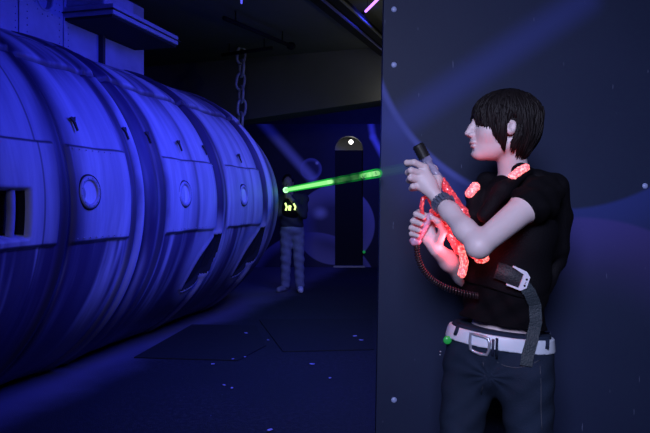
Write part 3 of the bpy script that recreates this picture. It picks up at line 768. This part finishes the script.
# jeans
JL = (.20, 1.80, .02); JH = (.86, 2.36, 1.0)
je = Field(JL, JH, .0042)
def pel(f, o=0.):
    f.ell(PV, (.172+o, .118+o, .13+o), .04, PM); f.ell(P(499, 335, 2.085), (.160+o, .109+o, .10+o), .04, PM); return f
pel(je)
hipR, hipL = P(469, 372, 2.13), P(525, 374, 2.02)
kR, kL = Vector((P(454, 480, 2.10).x, 2.06, .50)), Vector((P(531, 480, 2.0).x, 1.99, .50))
aR, aL = Vector((kR.x-.01, 2.16, .09)), Vector((kL.x+.03, 2.08, .09))
je.chain([hipR, kR, aR], [.087, .062, .052], .03); je.chain([hipL, kL, aL], [.090, .063, .052], .03)
je.ell(PV+Vector((.03, .07, -.06)), (.13, .07, .09), .05, PM)
# creases that radiate from the crotch, and folds behind the knees
CR = P(490, 378, 1.98)
je.warp(lambda x, y, z: .0016*np.sin(np.arctan2(z-CR.z, x-CR.x)*11+2)*np.exp(-(((x-CR.x)**2+(z-CR.z)**2)/.10**2))*1.2 + .003*np.sin(z*110+x*45)*np.exp(-((z-.47)/.15)**2)+.0022*np.sin(z*75-x*60+y*20))
BZ = lambda x: .9135-.10*(x-.53)
je.cut(lambda x, y, z: z-(BZ(x)+.032)+0*y)
jo = je.mesh('jeans', jeanm, wo)
# belt: hugs the jeans in a slab
be = Field((.20, 1.80, .84), (.86, 2.36, 1.0), .003); pel(be, .007)
be.cut(lambda x, y, z: np.abs(z-BZ(x)+0*y)-.0215)
beltm = mat('white_leather', (.60, .66, .78), .4, noise=.08, nscale=30)
bo = be.mesh('belt', beltm, wo)
shirt_o = sh.mesh('shirt', shirtm, wo)
# vest
ve = Field(LO, HI, .0032)
ve.ell(CC+Vector((-.004, 0, -.005)), (.166, .125, .176), .03, CM)
ve.ell(CC+Vector((-.05, -.08, .02)), (.055, .05, .06), .04, CM); ve.ell(CC+Vector((-.12, .005, .02)), (.048, .055, .06), .04, CM)
ve.ell(AB+Vector((0, 0, .04)), (.148, .112, .12), .05, Matrix.Rotation(math.radians(-36), 3, 'Z'))
# straps over both shoulders
ve.chain([P(484, 215, 1.95), P(503, 190, 1.945), P(521, 172, 1.985), P(536, 178, 2.05), P(548, 196, 2.13)], [.022, .026, .024, .026, .03], .02)
ve.chain([P(473, 215, 2.04), P(474, 194, 2.09), P(486, 180, 2.15), P(505, 178, 2.22), P(530, 195, 2.24)], [.022, .024, .024, .026, .03], .02)
# battery pack on the back
BK = Vector((.77, .64, 0)); pk = P(541, 222, 2.12)
ve.rbox(pk+Vector((-.008, .0, .02)), (.10, .062, .145), .045, .03, CM)
ve.chain([P(541, 181, 2.0), P(558, 187, 2.04), P(564, 215, 2.08), P(558, 262, 2.08), P(545, 292, 2.06)], [.026, .026, .024, .022, .018], .02)
# arm holes and neck
ve.cone(SL+Vector((0, -.0, .0)), slv+sdir*.03+Vector((0, -.05, 0)), .058, .060, .01, mode='s')
ve.cone(SR+Vector((-.02, .02, .0)), P(480, 238, 2.25), .062, .060, .01, mode='s')
ve.ell(P(495, 172, 1.99), (.050, .056, .042), .01, mode='s'); ve.cone(hd(.02, .0, -.06), NB, .062, .058, .01, mode='s')
ve.cut(lambda x, y, z: (1.070-.25*(x-.56))-z+0*y)
ve.warp(lambda x, y, z: .0015*np.sin(z*60+y*50))
vo = ve.mesh('vest', vestm, wo)
ALL = union(sh, ve); 
SKD = Field(LO, HI, .0032)
def surf(px, py, fields, off=.0):
    ys = [f.hit(px, py) for f in fields]; ys = [q for q in ys if q]
    return (min(ys) if ys else 2.0)-off
# glowing pads
ledm = mat('red_led_plastic', (1, .35, .35), .25, emis=(1, .10, .10), estr=1.0)
g = G(ledm); b = ledm.node_tree.nodes['Principled BSDF']; v = g.coords(); nn = g.noise(v, 150, 2)
ledm.node_tree.links.new(g.mix(g.step(nn, .42, .62), (1, .03, .035), (1, .33, .30)), b.inputs['Emission Color'])
ledm.node_tree.links.new(g.math('ADD', g.math('MULTIPLY', g.step(nn, .35, .62), 1.0), .45), b.inputs['Emission Strength'])
def pad(name, lst, rad, parent, m, off=.0, flds=None, wob=.002, dep=None):
    pts_ = [P(px, py, (dep if dep else surf(px, py, flds or [ve, sh], off))) for px, py in lst]
    lo = np.min([tuple(p) for p in pts_], 0)-.03; hi = np.max([tuple(p) for p in pts_], 0)+.03
    f_ = Field(lo, hi, .002)
    for i in range(max(1, len(pts_)-1)):
        a_ = pts_[i]; b_ = pts_[min(i+1, len(pts_)-1)]+Vector((1e-4, 0, 0)); f_.cone(a_, b_, rad, rad, .004)
    f_.warp(lambda x, y, z: wob*np.sin(x*420)*np.sin(z*420)*np.sin(y*420+1)); return f_.mesh(name, m, parent)
pad('light_pad', [(470, 193.5), (475, 187)], .016, vo, ledm)['label'] = 'glowing red pad on the far shoulder strap'
pad('light_pad', [(512.5, 176.5), (519, 171.5), (525.5, 167.5)], .0125, vo, ledm)['label'] = 'glowing red pad on the near shoulder strap'
pad('light_pad', [(478, 259.5), (483, 260), (487, 258.5)], .011, vo, ledm)['label'] = 'glowing red pad below the elbow'
# ribbon laid on the clothes
def ribbon(mb, lst, wpx, flds, off=.004, th=.003, ymax=None):
    n_ = len(lst); rows = []
    for i, (px, py) in enumerate(lst):
        a_ = lst[max(0, i-1)]; b_ = lst[min(n_-1, i+1)]; dx, dy = b_[0]-a_[0], b_[1]-a_[1]; L = math.hypot(dx, dy); nx, ny = -dy/L, dx/L
        Y = min(surf(px+nx*wpx*q, py+ny*wpx*q, flds) for q in (-.5, 0, .5)); 
        rows.append((px, py, nx, ny, Y))
    Ys = [r_[4] for r_ in rows]; Ys = [min(Ys[max(0, i-1):i+2]) for i in range(n_)]
    Ys = [sum(Ys[max(0, i-1):i+2])/len(Ys[max(0, i-1):i+2]) for i in range(n_)]
    vs = []
    for (px, py, nx, ny, _), Y in zip(rows, Ys):
        for q, o in ((-.5, 0), (.5, 0), (.5, th), (-.5, th)): vs.append(P(px+nx*wpx*q, py+ny*wpx*q, Y-off-o))
    fs = [(0, 1, 2, 3), tuple((n_-1)*4+k_ for k_ in (3, 2, 1, 0))]
    for i in range(n_-1):
        for k_ in range(4): fs.append((i*4+k_, (i+1)*4+k_, (i+1)*4+(k_+1) % 4, i*4+(k_+1) % 4))
    mb.add(vs, fs); return Ys
webm = mat('grey_webbing', (.024, .036, .048), .6, noise=.2, bump=.4, bscale=200)
def dense(l, k=4): 
    o = []
    for a_, b_ in zip(l, l[1:]): o += [(a_[0]+(b_[0]-a_[0])*i/k, a_[1]+(b_[1]-a_[1])*i/k) for i in range(k)]
    return o+[l[-1]]
mb = MB(); Yl = ribbon(mb, dense([(523, 284), (530, 293), (535, 305), (536, 322), (532, 340), (528, 354), (526, 366)]), 12.5, [ve, sh, be, je], .006)
mb.build('hanging_strap', webm, vo)
mb = MB(); Yh = ribbon(mb, dense([(496, 270), (505, 273), (514, 277), (522, 281)]), 17, [ve, sh], .006)
mb.build('waist_strap', mat('slate_webbing', (.014, .019, .026), .6, bump=.4, bscale=200), vo, True)
yb = min(surf(px, py, [ve, sh]) for px, py in ((510, 270), (526, 280), (520, 288), (515, 280)))-.016
bukm = mat('white_plastic', (.62, .66, .78), .35)
mb = MB()
mb.prism([P(x_, y_, yb) for x_, y_ in ((513, 267.2), (514, 265.8), (527, 271.8), (530.3, 277.5), (526.6, 288.2), (520.2, 290.8), (506.5, 285.3), (507, 283.6), (519, 288), (524, 274.6))], (0, .008, 0))
bk = mb.build('buckle', bukm, vo); bk['label'] = 'white plastic buckle'
for x_, y_, rr in ((526.8, 279.6, .0038), (524.6, 285.8, .0038), (525.9, 282.2, .0016), (525.2, 283.6, .0016)): MB().ball(P(x_, y_, yb), (rr, .002, rr), 6).build('buckle_hole', darkin, bk, True)
# belt details
jb = [be, je]
def bp_(px, py, off=.004): return P(px, py, surf(px, py, jb)-off)
silver = mat('brushed_buckle_metal', (.45, .48, .6), .3, .6); navy = mat('navy_edging', (.02, .025, .06), .5)
mb = MB(); pts_ = [bp_(*q) for q in ((470.5, 333.5), (477, 335), (484, 337), (488.5, 339), (489.5, 344), (489, 350), (487, 355), (480, 354), (474, 351.5), (470.5, 349), (470, 341))]
mb.tube(pts_, .0052, 8, closed=True); mb.build('belt_buckle', silver, bo, True)
mb = MB(); mb.tube([bp_(493.2, 339.5), bp_(492.6, 355.5)], .0045, 8); mb.build('buckle_bar', navy, bo, True)
for (a_, b_) in (((459, 323), (455, 335)), ((548, 333), (547, 349)), ((497, 338), (496.5, 358))):
    MB().tube([bp_(*a_, .005), bp_((a_[0]+b_[0])/2, (a_[1]+b_[1])/2, .006), bp_(*b_, .005)], .006, 8, flat=.5).build('belt_loop', jeanm, jo, True)
stm = mat('pale_stitching', (.05, .055, .08), .7)
for pth in ([(497, 362), (505, 366), (516, 368), (528, 366), (540, 360)], [(483, 362), (485, 375), (481, 395)], [(540, 366), (541, 385), (541, 410), (542, 430)]):
    MB().tube([bp_(*q, .0005) for q in dense(pth, 3)], .0013, 5).build('stitching', stm, jo, True)
# hip badge
hb = P(447.5, 340, surf(450, 340, jb, .012))
bd = MB().ball(hb, (.014, .008, .014), 8).build('hip_light', mat('green_led', (.02, .25, .06), .3, emis=(.02, .5, .08), estr=.22), wo, True); bd['label'] = 'small round green light on the hip'
MB().tube([hb+Vector((.017, 0, .003)), hb+Vector((.022, .003, .001))], .004, 8).build('clip', silver, bd, True)
MB().ball(hb+Vector((-.022, .006, -.04)), .003, 5).build('stud', silver, bd, True)
MB().ball(hb+Vector((-.023, .006, -.05)), .0025, 5).build('stud', silver, bd, True)
# shoes
shoem = mat('black_shoe', (.02, .02, .022), .5)
for a_, ang in ((aR, -25), (aL, -20)):
    R3 = Matrix.Rotation(math.radians(ang), 3, 'Z'); f_ = Field((a_.x-.16, a_.y-.26, -.01), (a_.x+.16, a_.y+.14, .16), .005)
    f_.cone(a_+Vector((0, 0, -.045)), a_+R3 @ Vector((0, -.15, -.055)), .04, .033, .02); f_.cone(a_+Vector((0, .03, -.03)), a_+Vector((0, 0, .01)), .04, .048, .02)
    f_.cut(lambda x, y, z: .001-z+0*x+0*y)
    f_.mesh('shoe', shoem, wo)
# watch
wax = (WL-P(449, 211, 1.92)).normalized(); wc = P(442.5, 203.5, 1.945); u = wax.cross(Vector((0, 1, 0))).normalized(); v_ = wax.cross(u)
watchm = mat('dark_steel', (.14, .16, .24), .25, .4, noise=.6, nscale=200)
mb = MB(); nl = 18
for i in range(nl):
    a_ = 2*math.pi*i/nl
    for o, wd in ((-.0085, .0048), (.0, .0042), (.0085, .0048)):
        M = Matrix((wax, u*math.cos(a_)+v_*math.sin(a_), -u*math.sin(a_)+v_*math.cos(a_))).transposed().to_4x4(); M.translation = wc
        mb.box((o-wd*.9, .0260, -.0043), (o+wd*.9, .0335, .0043), M)
wt = mb.build('watch', watchm, wo)
fd = -v_ if v_.y > 0 else v_
a_ = math.radians(200)
M = Matrix((wax, u*math.cos(a_)+v_*math.sin(a_), -u*math.sin(a_)+v_*math.cos(a_))).transposed().to_4x4(); M.translation = wc
mb = MB(); mb.tube([M @ Vector((0, .027, 0)), M @ Vector((0, .036, 0))], .015, 18); mb.build('watch_face', watchm, wt, False)

# ------------------------------------------------------------------ the woman's laser gun
gun = empty('laser_gun', P(432, 225, 2.02), 'see-through red glowing laser gun with black muzzle held in both hands of the woman', 'toy gun')
def gunmat(name, lo, hi_, col, s0_, s1_, base, alpha=1.):
    m = mat(name, base, .15, spec=.8); g = G(m); b = m.node_tree.nodes['Principled BSDF']; v = g.coords(); nn = g.noise(v, 105, 3, .6)
    m.node_tree.links.new(g.mix(g.step(nn, lo, hi_), (1, .015, .025), col), b.inputs['Emission Color'])
    m.node_tree.links.new(g.math('ADD', g.math('MULTIPLY', g.step(nn, lo, hi_), s1_-s0_), s0_), b.inputs['Emission Strength']); b.inputs['Alpha'].default_value = alpha
    return m
gred = gunmat('glowing_red_plastic', .50, .72, (1, .22, .24), .13, 1.3, (.6, .08, .1))
gclr = gunmat('clear_pink_plastic', .55, .75, (1, .30, .4), .04, .40, (.50, .45, .65), .75)
YG = 2.022
def gfield(fn, name, m):
    f_ = Field((P(402, 0, 1.9).x, YG-.09, P(0, 300, 2.1).z), (P(485, 0, 2.1).x, YG+.07, P(0, 140, 2.1).z), .0024); fn(f_)
    f_.warp(lambda x, y, z: .0012*np.sin(x*260+z*120)*np.sin(z*300+y*200)); return f_.mesh(name, m, gun)
p_ = lambda x_, y_, dy=0: P(x_, y_, YG+dy)
gbar = mat('clear_smoky_plastic', (.35, .35, .55), .1, spec=.9); gbar.node_tree.nodes['Principled BSDF'].inputs['Alpha'].default_value = .55
gfield(lambda f_: f_.cone(p_(425, 158), p_(443, 183), .0115, .0125, .004).cone(p_(424, 156), p_(427, 160), .0165, .0165, .002), 'barrel', gbar)
gfield(lambda f_: f_.cone(p_(442, 181), p_(462, 212), .013, .016, .004).cone(p_(462, 212), p_(470, 240), .020, .020, .006), 'receiver', gred)
gfield(lambda f_: f_.cone(p_(432, 199), p_(447, 224), .015, .020, .006).cone(p_(447, 224), p_(459, 250), .019, .016, .006).cone(p_(450, 215), p_(458, 235), .02, .018, .006).cone(p_(433, 212), p_(438, 224), .012, .012, .004), 'body_shell', gred)
gfield(lambda f_: f_.cone(p_(461, 248, -.02), p_(464.5, 262, -.03), .011, .0125, .003).cone(p_(464.5, 262, -.03), p_(462, 274, -.03), .0125, .013, .003), 'rear_stock', ledm)
gfield(lambda f_: f_.cone(p_(431, 216), p_(417, 238), .013, .0145, .004).ell(p_(415.5, 241), (.019, .018, .016), .004), 'grip', gclr)
mb = MB(); mb.tube([p_(*q) for q in ((421.5, 206), (423, 198.5), (427.5, 196), (431.5, 199), (434, 208), (433, 218), (428, 222), (422.5, 216))], .0074, 10, closed=True); mb.build('trigger_guard', gred, gun, True)
mb = MB(); a_, b_ = p_(417.5, 144.5), p_(424.5, 157.5); mb.tube([a_, a_+(b_-a_)*.08, b_], [.015, .0185, .0185], 20)
for i in range(5): c = a_+(b_-a_)*(.15+.19*i); mb.tube([c, c+(b_-a_)*.09], .0205, 20)
mz = mb.build('muzzle', mat('black_rubber', (.012, .012, .014), .45), gun); 
# coiled cable
ctl = [(416.5, 245), (418, 258), (424, 271), (434, 281), (447, 288), (463, 293), (478, 296)]
cp_ = [P(q[0], q[1], YG-.0-.004*i) for i, q in enumerate(ctl)]
def spl(pts_, n_):
    out = []
    for i in range(len(pts_)-1):
        p0, p1, p2, p3 = pts_[max(0, i-1)], pts_[i], pts_[i+1], pts_[min(len(pts_)-1, i+2)]
        for j in range(n_):
            t = j/n_; out.append(.5*((2*p1)+(p2-p0)*t+(2*p0-5*p1+4*p2-p3)*t*t+(3*p1-p0-3*p2+p3)*t**3))
    return out+[pts_[-1]]
cs_ = spl(cp_, 110); hp = []
L = 0
for i, c in enumerate(cs_):
    d_ = (cs_[min(i+1, len(cs_)-1)]-cs_[max(0, i-1)]).normalized(); u = d_.cross(Vector((0, 1, 0))).normalized(); w_ = d_.cross(u)
    a_ = i*.33; hp.append(c+(u*math.cos(a_)+w_*math.sin(a_))*.0085)
MB().tube(hp, .0024, 6).build('coiled_cable', mat('black_cable', (.02, .014, .018), .3), gun, True)

# ------------------------------------------------------------------ green laser beam
bm_ = bpy.data.materials.new('laser_light'); bm_.use_nodes = True; nt = bm_.node_tree; nt.nodes.clear(); g = G(bm_)
out = nt.nodes.new('ShaderNodeOutputMaterial'); em = nt.nodes.new('ShaderNodeEmission'); tr = nt.nodes.new('ShaderNodeBsdfTransparent'); ms = nt.nodes.new('ShaderNodeMixShader')
v = g.coords(); x, y, z = g.sep(v)
B0 = P(408, 167.5, 2.0); B1 = P(286, 190, 9.2)
nn = g.noise(g.coords('Object', (1, .5, 1)), 22, 4, .7)
def yat(px):  # distance at which the beam is seen at a given column
    t = 0
    lo_, hi_ = 0., 1.
    for _ in range(50):
        m_ = (lo_+hi_)/2; q = B0+(B1-B0)*m_; 
        if 325+F*q.x/q.y > px: lo_ = m_
        else: hi_ = m_
    return (B0+(B1-B0)*lo_).y
y330, y362, y381 = yat(331), yat(360), yat(379)
far = g.step(y, y330-.06, y330+.06)
near = g.math('MULTIPLY', g.step(y, y362, y362-.12), g.step(y, y381-.12, y381-.02))
midv = g.math('MULTIPLY', g.step(nn, .42, .62), .35)
nearv = g.math('MULTIPLY', g.step(nn, .36, .52), .9)
on = g.step(y, 2.42, 2.50)
BEAM = empty('laser_beam', B0, 'bright green laser beam shining across the room onto the man by the submarine', 'laser beam')
def beam_mat(name, col, st, af, am, an, faint):
    m = bpy.data.materials.new(name); m.use_nodes = True; nt = m.node_tree; nt.nodes.clear(); g = G(m)
    out = nt.nodes.new('ShaderNodeOutputMaterial'); em = nt.nodes.new('ShaderNodeEmission'); tr = nt.nodes.new('ShaderNodeBsdfTransparent'); ms = nt.nodes.new('ShaderNodeMixShader')
    v = g.coords(); x, y, z = g.sep(v); nn = g.noise(g.coords('Object', (1, .6, 1)), 30, 3, .6); n2 = g.noise(g.coords('Object', (1, .25, 1)), 9, 3, .6)
    far = g.step(y, y330-.08, y330+.08)
    near = g.math('MULTIPLY', g.step(y, y362, y362-.15), g.step(y, 2.45, 2.5)); on = g.step(y, 2.44, 2.52)
    a = g.math('MULTIPLY', far, af)
    a = g.math('MAXIMUM', a, g.math('MULTIPLY', g.math('MULTIPLY', near, g.step(nn, .40, .55)), an))
    a = g.math('MAXIMUM', a, g.math('MULTIPLY', g.math('MULTIPLY', on, g.math('ADD', g.math('MULTIPLY', g.step(n2, .42, .6), .8), .2)), am))
    a = g.math('MAXIMUM', a, faint)
    em.inputs['Color'].default_value = (*col, 1); em.inputs['Strength'].default_value = st
    nt.links.new(a, ms.inputs[0]); nt.links.new(tr.outputs[0], ms.inputs[1]); nt.links.new(em.outputs[0], ms.inputs[2]); nt.links.new(ms.outputs[0], out.inputs[0]); return m
ng = 60
MB().tube([B0+(B1-B0)*(i/ng) for i in range(ng+1)], [.009+.014*(i/ng) for i in range(ng+1)], 16, cap=False).build('beam_core', beam_mat('laser_core', (.42, 1., .36), 1.2, .9, .05, .5, .004), BEAM, True)
MB().tube([B0+(B1-B0)*(i/ng) for i in range(ng+1)], [.017+.021*(i/ng) for i in range(ng+1)], 16, cap=False).build('beam_glow', beam_mat('laser_glow', (.02, .75, .06), 1., .33, .10, .33, .008), BEAM, True)

# ------------------------------------------------------------------ the man in the back
YM = 9.45; sc = F/YM; mx_ = P(293, 0, YM).x
mn = empty('person', (mx_, YM, 0), 'man in dark top and pale jeans standing in the dark beside the submarine tail', 'person')
def Q_(px, z_, dy=0): return Vector(((px-325)/sc, YM+dy, z_))
ML, MH = (mx_-.5, YM-.65, .0), (mx_+.5, YM+.35, 1.85); hh = .0095
b_ = Field(ML, MH, hh)
hc = Q_(288, 1.62, -.02)
b_.ell(hc, (.075, .095, .115), .02); b_.ell(hc+Vector((0, -.04, -.06)), (.055, .06, .06), .03); b_.cone(hc+Vector((0, -.09, -.01)), hc+Vector((0, -.108, -.03)), .012, .015, .01)
for sgn in (-1, 1): b_.ell(hc+Vector((sgn*.078, .0, -.01)), (.01, .02, .032), .008)
b_.cone(hc+Vector((0, .01, -.08)), Q_(290, 1.40, 0), .055, .06, .03)
sl, sr = Q_(277.5, 1.38), Q_(304, 1.38); b_.cone(sl, sr, .06, .06, .05); b_.ell(Q_(291, 1.2), (.17, .11, .25), .05); b_.ell(Q_(292, .97), (.16, .115, .12), .05)
hl, hr_ = Vector(B1)+Vector((.03, .12, -.08)), Vector(B1)+Vector((-.01, .26, -.10))
el_, er_ = Q_(277, 1.13, -.12), Q_(304, 1.14, -.14)
b_.chain([sl, el_, hr_], [.052, .042, .03], .02); b_.chain([sr, er_, hl], [.052, .042, .03], .02)
b_.ell(hl, (.045, .035, .04), .02); b_.ell(hr_, (.04, .04, .045), .02)
for k_ in range(4):
    z_ = .022-.017*k_
    b_.chain([hl+Vector((.02, 0, z_)), hl+Vector((-.02, -.045, z_)), hl+Vector((-.05, -.02, z_))], [.012, .011, .010], .004)
    b_.chain([hr_+Vector((-.03, 0, z_)), hr_+Vector((.0, -.045, z_)), hr_+Vector((.035, -.03, z_))], [.012, .011, .010], .004)
b_.mesh('body', mat('tan_skin', (.22, .16, .15), .6), mn)
t_ = Field(ML, MH, hh); t_.cone(sl, sr, .07, .07, .05); t_.ell(Q_(291, 1.2), (.19, .13, .27), .05); t_.ell(Q_(292, 1.0), (.175, .13, .14), .05)
t_.chain([sl, el_], [.068, .058], .02); t_.chain([sr, er_], [.068, .058], .02); t_.chain([el_, el_+(hr_-el_)*.6], [.056, .045], .02); t_.chain([er_, er_+(hl-er_)*.6], [.056, .045], .02)
t_.warp(lambda x, y, z: .006*np.sin(z*40+x*25)); t_.cut(lambda x, y, z: .90-z+0*x+0*y); t_.mesh('shirt', mat('dark_shirt', (.03, .03, .05), .8), mn)
vs_ = Field(ML, MH, hh); vs_.ell(Q_(291, 1.22), (.185, .155, .21), .03); vs_.rbox(Q_(292, 1.22, .12), (.13, .06, .16), .03, .02); vs_.cut(lambda x, y, z: 1.06-z+0*x+0*y); vv = vs_.mesh('vest', vestm, mn)
j_ = Field(ML, MH, hh); j_.ell(Q_(292, .92), (.178, .135, .12), .04)
j_.chain([Q_(286.5, .86), Q_(286, .48, -.03), Q_(285.5, .10, -.02)], [.098, .076, .068], .03); j_.chain([Q_(298, .86), Q_(299, .48, -.05), Q_(300, .10, -.06)], [.098, .076, .068], .03)
j_.warp(lambda x, y, z: .005*np.sin(z*50+x*20)); j_.cut(lambda x, y, z: z-.985+0*x+0*y); j_.mesh('jeans', mat('pale_denim', (.25, .27, .36), .8, noise=.4, nscale=12), mn)
hr2 = Field(ML, MH, hh); hr2.ell(hc+Vector((0, .02, .03)), (.088, .10, .10), .02); hr2.ell(hc+Vector((0, .05, -.04)), (.08, .07, .08), .02); hr2.cut(lambda x, y, z: np.minimum(-(y-(hc.y-.055)), (hc.z+.055)-z)+0*x); hr2.mesh('hair', hairm, mn)
for (q, col, lab, dx) in ((Q_(285.5, .06, -.02), (.3, .3, .33), 'trainer toned grey as in shade', -.05), (Q_(300, .06, -.06), (.85, .85, .9), 'trainer toned white as if lit', .01)):  # one pair of shoes, light and shade put into the two colours
    f_ = Field((q.x-.2, q.y-.3, .0), (q.x+.15, q.y+.15, .2), .008); f_.cone(q+Vector((0, .04, -.01)), q+Vector((dx*1.8, -.15, -.02)), .05, .042, .02); f_.cut(lambda x, y, z: .003-z+0*x+0*y)
    f_.mesh('shoe', mat('trainer_fabric', col, .6), mn)['label'] = lab
led2 = mat('yellow_green_led', (.8, .9, .3), .3, emis=(.75, 1, .30), estr=1.5)
for pts_ in ([(285.3, 203), (286.8, 207), (285.6, 210.5)], [(290, 205.5), (289.4, 210.5)], [(293.6, 203.5), (295.5, 207), (294.6, 210)]):
    MB().tube([P(q[0], q[1], YM-.18) for q in pts_], .021, 8, flat=.6).build('vest_light', led2, vv, True)
mg = empty('laser_gun', B1, 'dark laser gun aimed by the man, green laser hit spot on its tip', 'toy gun')
MB().tube([B1+Vector((.0, .02, 0)), B1+Vector((.01, .30, -.03))], [.026, .04], 12).build('barrel', mat('dark_gun_plastic', (.03, .04, .03), .4), mg, True)
MB().tube([B1+Vector((.0, .17, -.02)), B1+Vector((.0, .21, -.16))], [.026, .022], 12, flat=.7).build('grip', mat('dark_grip_plastic', (.02, .02, .02), .5), mg, True)
MB().ball(B1+Vector((0, -.01, 0)), .042, 8).build('laser_hit_spot', mat('green_hit_spot', (.3, 1, .3), .4, emis=(.35, 1., .40), estr=3.), mg, True)  # glowing ball stands for the spot where the laser hits

# ------------------------------------------------------------------ lights
def area(name, loc, tgt, sx, sy, col, e, spread=None):
    l = bpy.data.lights.new(name, 'AREA'); l.shape = 'RECTANGLE'; l.size = sx; l.size_y = sy; l.color = col; l.energy = e
    if spread: l.spread = math.radians(spread)
    o = bpy.data.objects.new(name, l); COL.objects.link(o); o.location = loc; o.rotation_euler = (Vector(tgt)-Vector(loc)).to_track_quat('-Z', 'Y').to_euler(); return o
# ultraviolet tubes under the ceiling, above the aisle
area('blacklight_tube', (.35, 4.5, 3.42), (-1.5, 5.2, 1.6), .25, 3.0, (.030, .040, 1.), 125, 125)
area('blacklight_tail', (.75, 6.9, 3.3), (-1.0, 7.4, 1.6), .25, 1.2, (.030, .045, 1.), 26, 120)
area('mural_fill_light', (1.35, 10.9, 2.9), (-.2, BACK, 1.2), .2, 1.0, (.04, .05, 1.), 26)  # unseen light added to turn the mural blue
area('room_lamp', (-.25, -.9, 2.5), (.72, 2.2, 1.25), .9, .9, (.62, .66, 1.), 20, 75)
sp = bpy.data.lights.new('alcove_light', 'POINT'); sp.energy = .5; sp.color = (1, .97, .9); sp.shadow_soft_size = .03
o = bpy.data.objects.new('alcove_light', sp); COL.objects.link(o); o.location = (lp.x, lp.y-.08, lp.z-.02)
sp = bpy.data.lights.new('soffit_fill_light', 'POINT'); sp.energy = 2.2; sp.color = (1, .98, .9); sp.shadow_soft_size = .05  # unseen light added to brighten the soffit's lower edge
o = bpy.data.objects.new('soffit_fill_light', sp); COL.objects.link(o); o.location = (.86, 8.42, 2.72)
sp = bpy.data.lights.new('glow_in_gun', 'POINT'); sp.energy = .9; sp.color = (1, .05, .06); sp.shadow_soft_size = .01
o = bpy.data.objects.new('glow_in_gun', sp); COL.objects.link(o); o.location = P(449, 243, 1.985)
sp = bpy.data.lights.new('ceiling_fill_light', 'POINT'); sp.energy = 6; sp.color = (1, 1, .88); sp.shadow_soft_size = .05  # unseen light added to lift the ceiling out of black
o = bpy.data.objects.new('ceiling_fill_light', sp); COL.objects.link(o); o.location = (1.0, 6.6, 2.7)
for nm, px, py, Y, e_ in (('glow_of_strap_pad', 478, 178, 1.93, .08), ('glow_of_strap_pad', 505, 168, 1.86, .05), ('glow_of_low_pad', 470, 268, 1.85, .25)):
    sp = bpy.data.lights.new(nm, 'POINT'); sp.energy = e_; sp.color = (1, .04, .05); sp.shadow_soft_size = .01
    o = bpy.data.objects.new(nm, sp); COL.objects.link(o); o.location = P(px, py, Y)
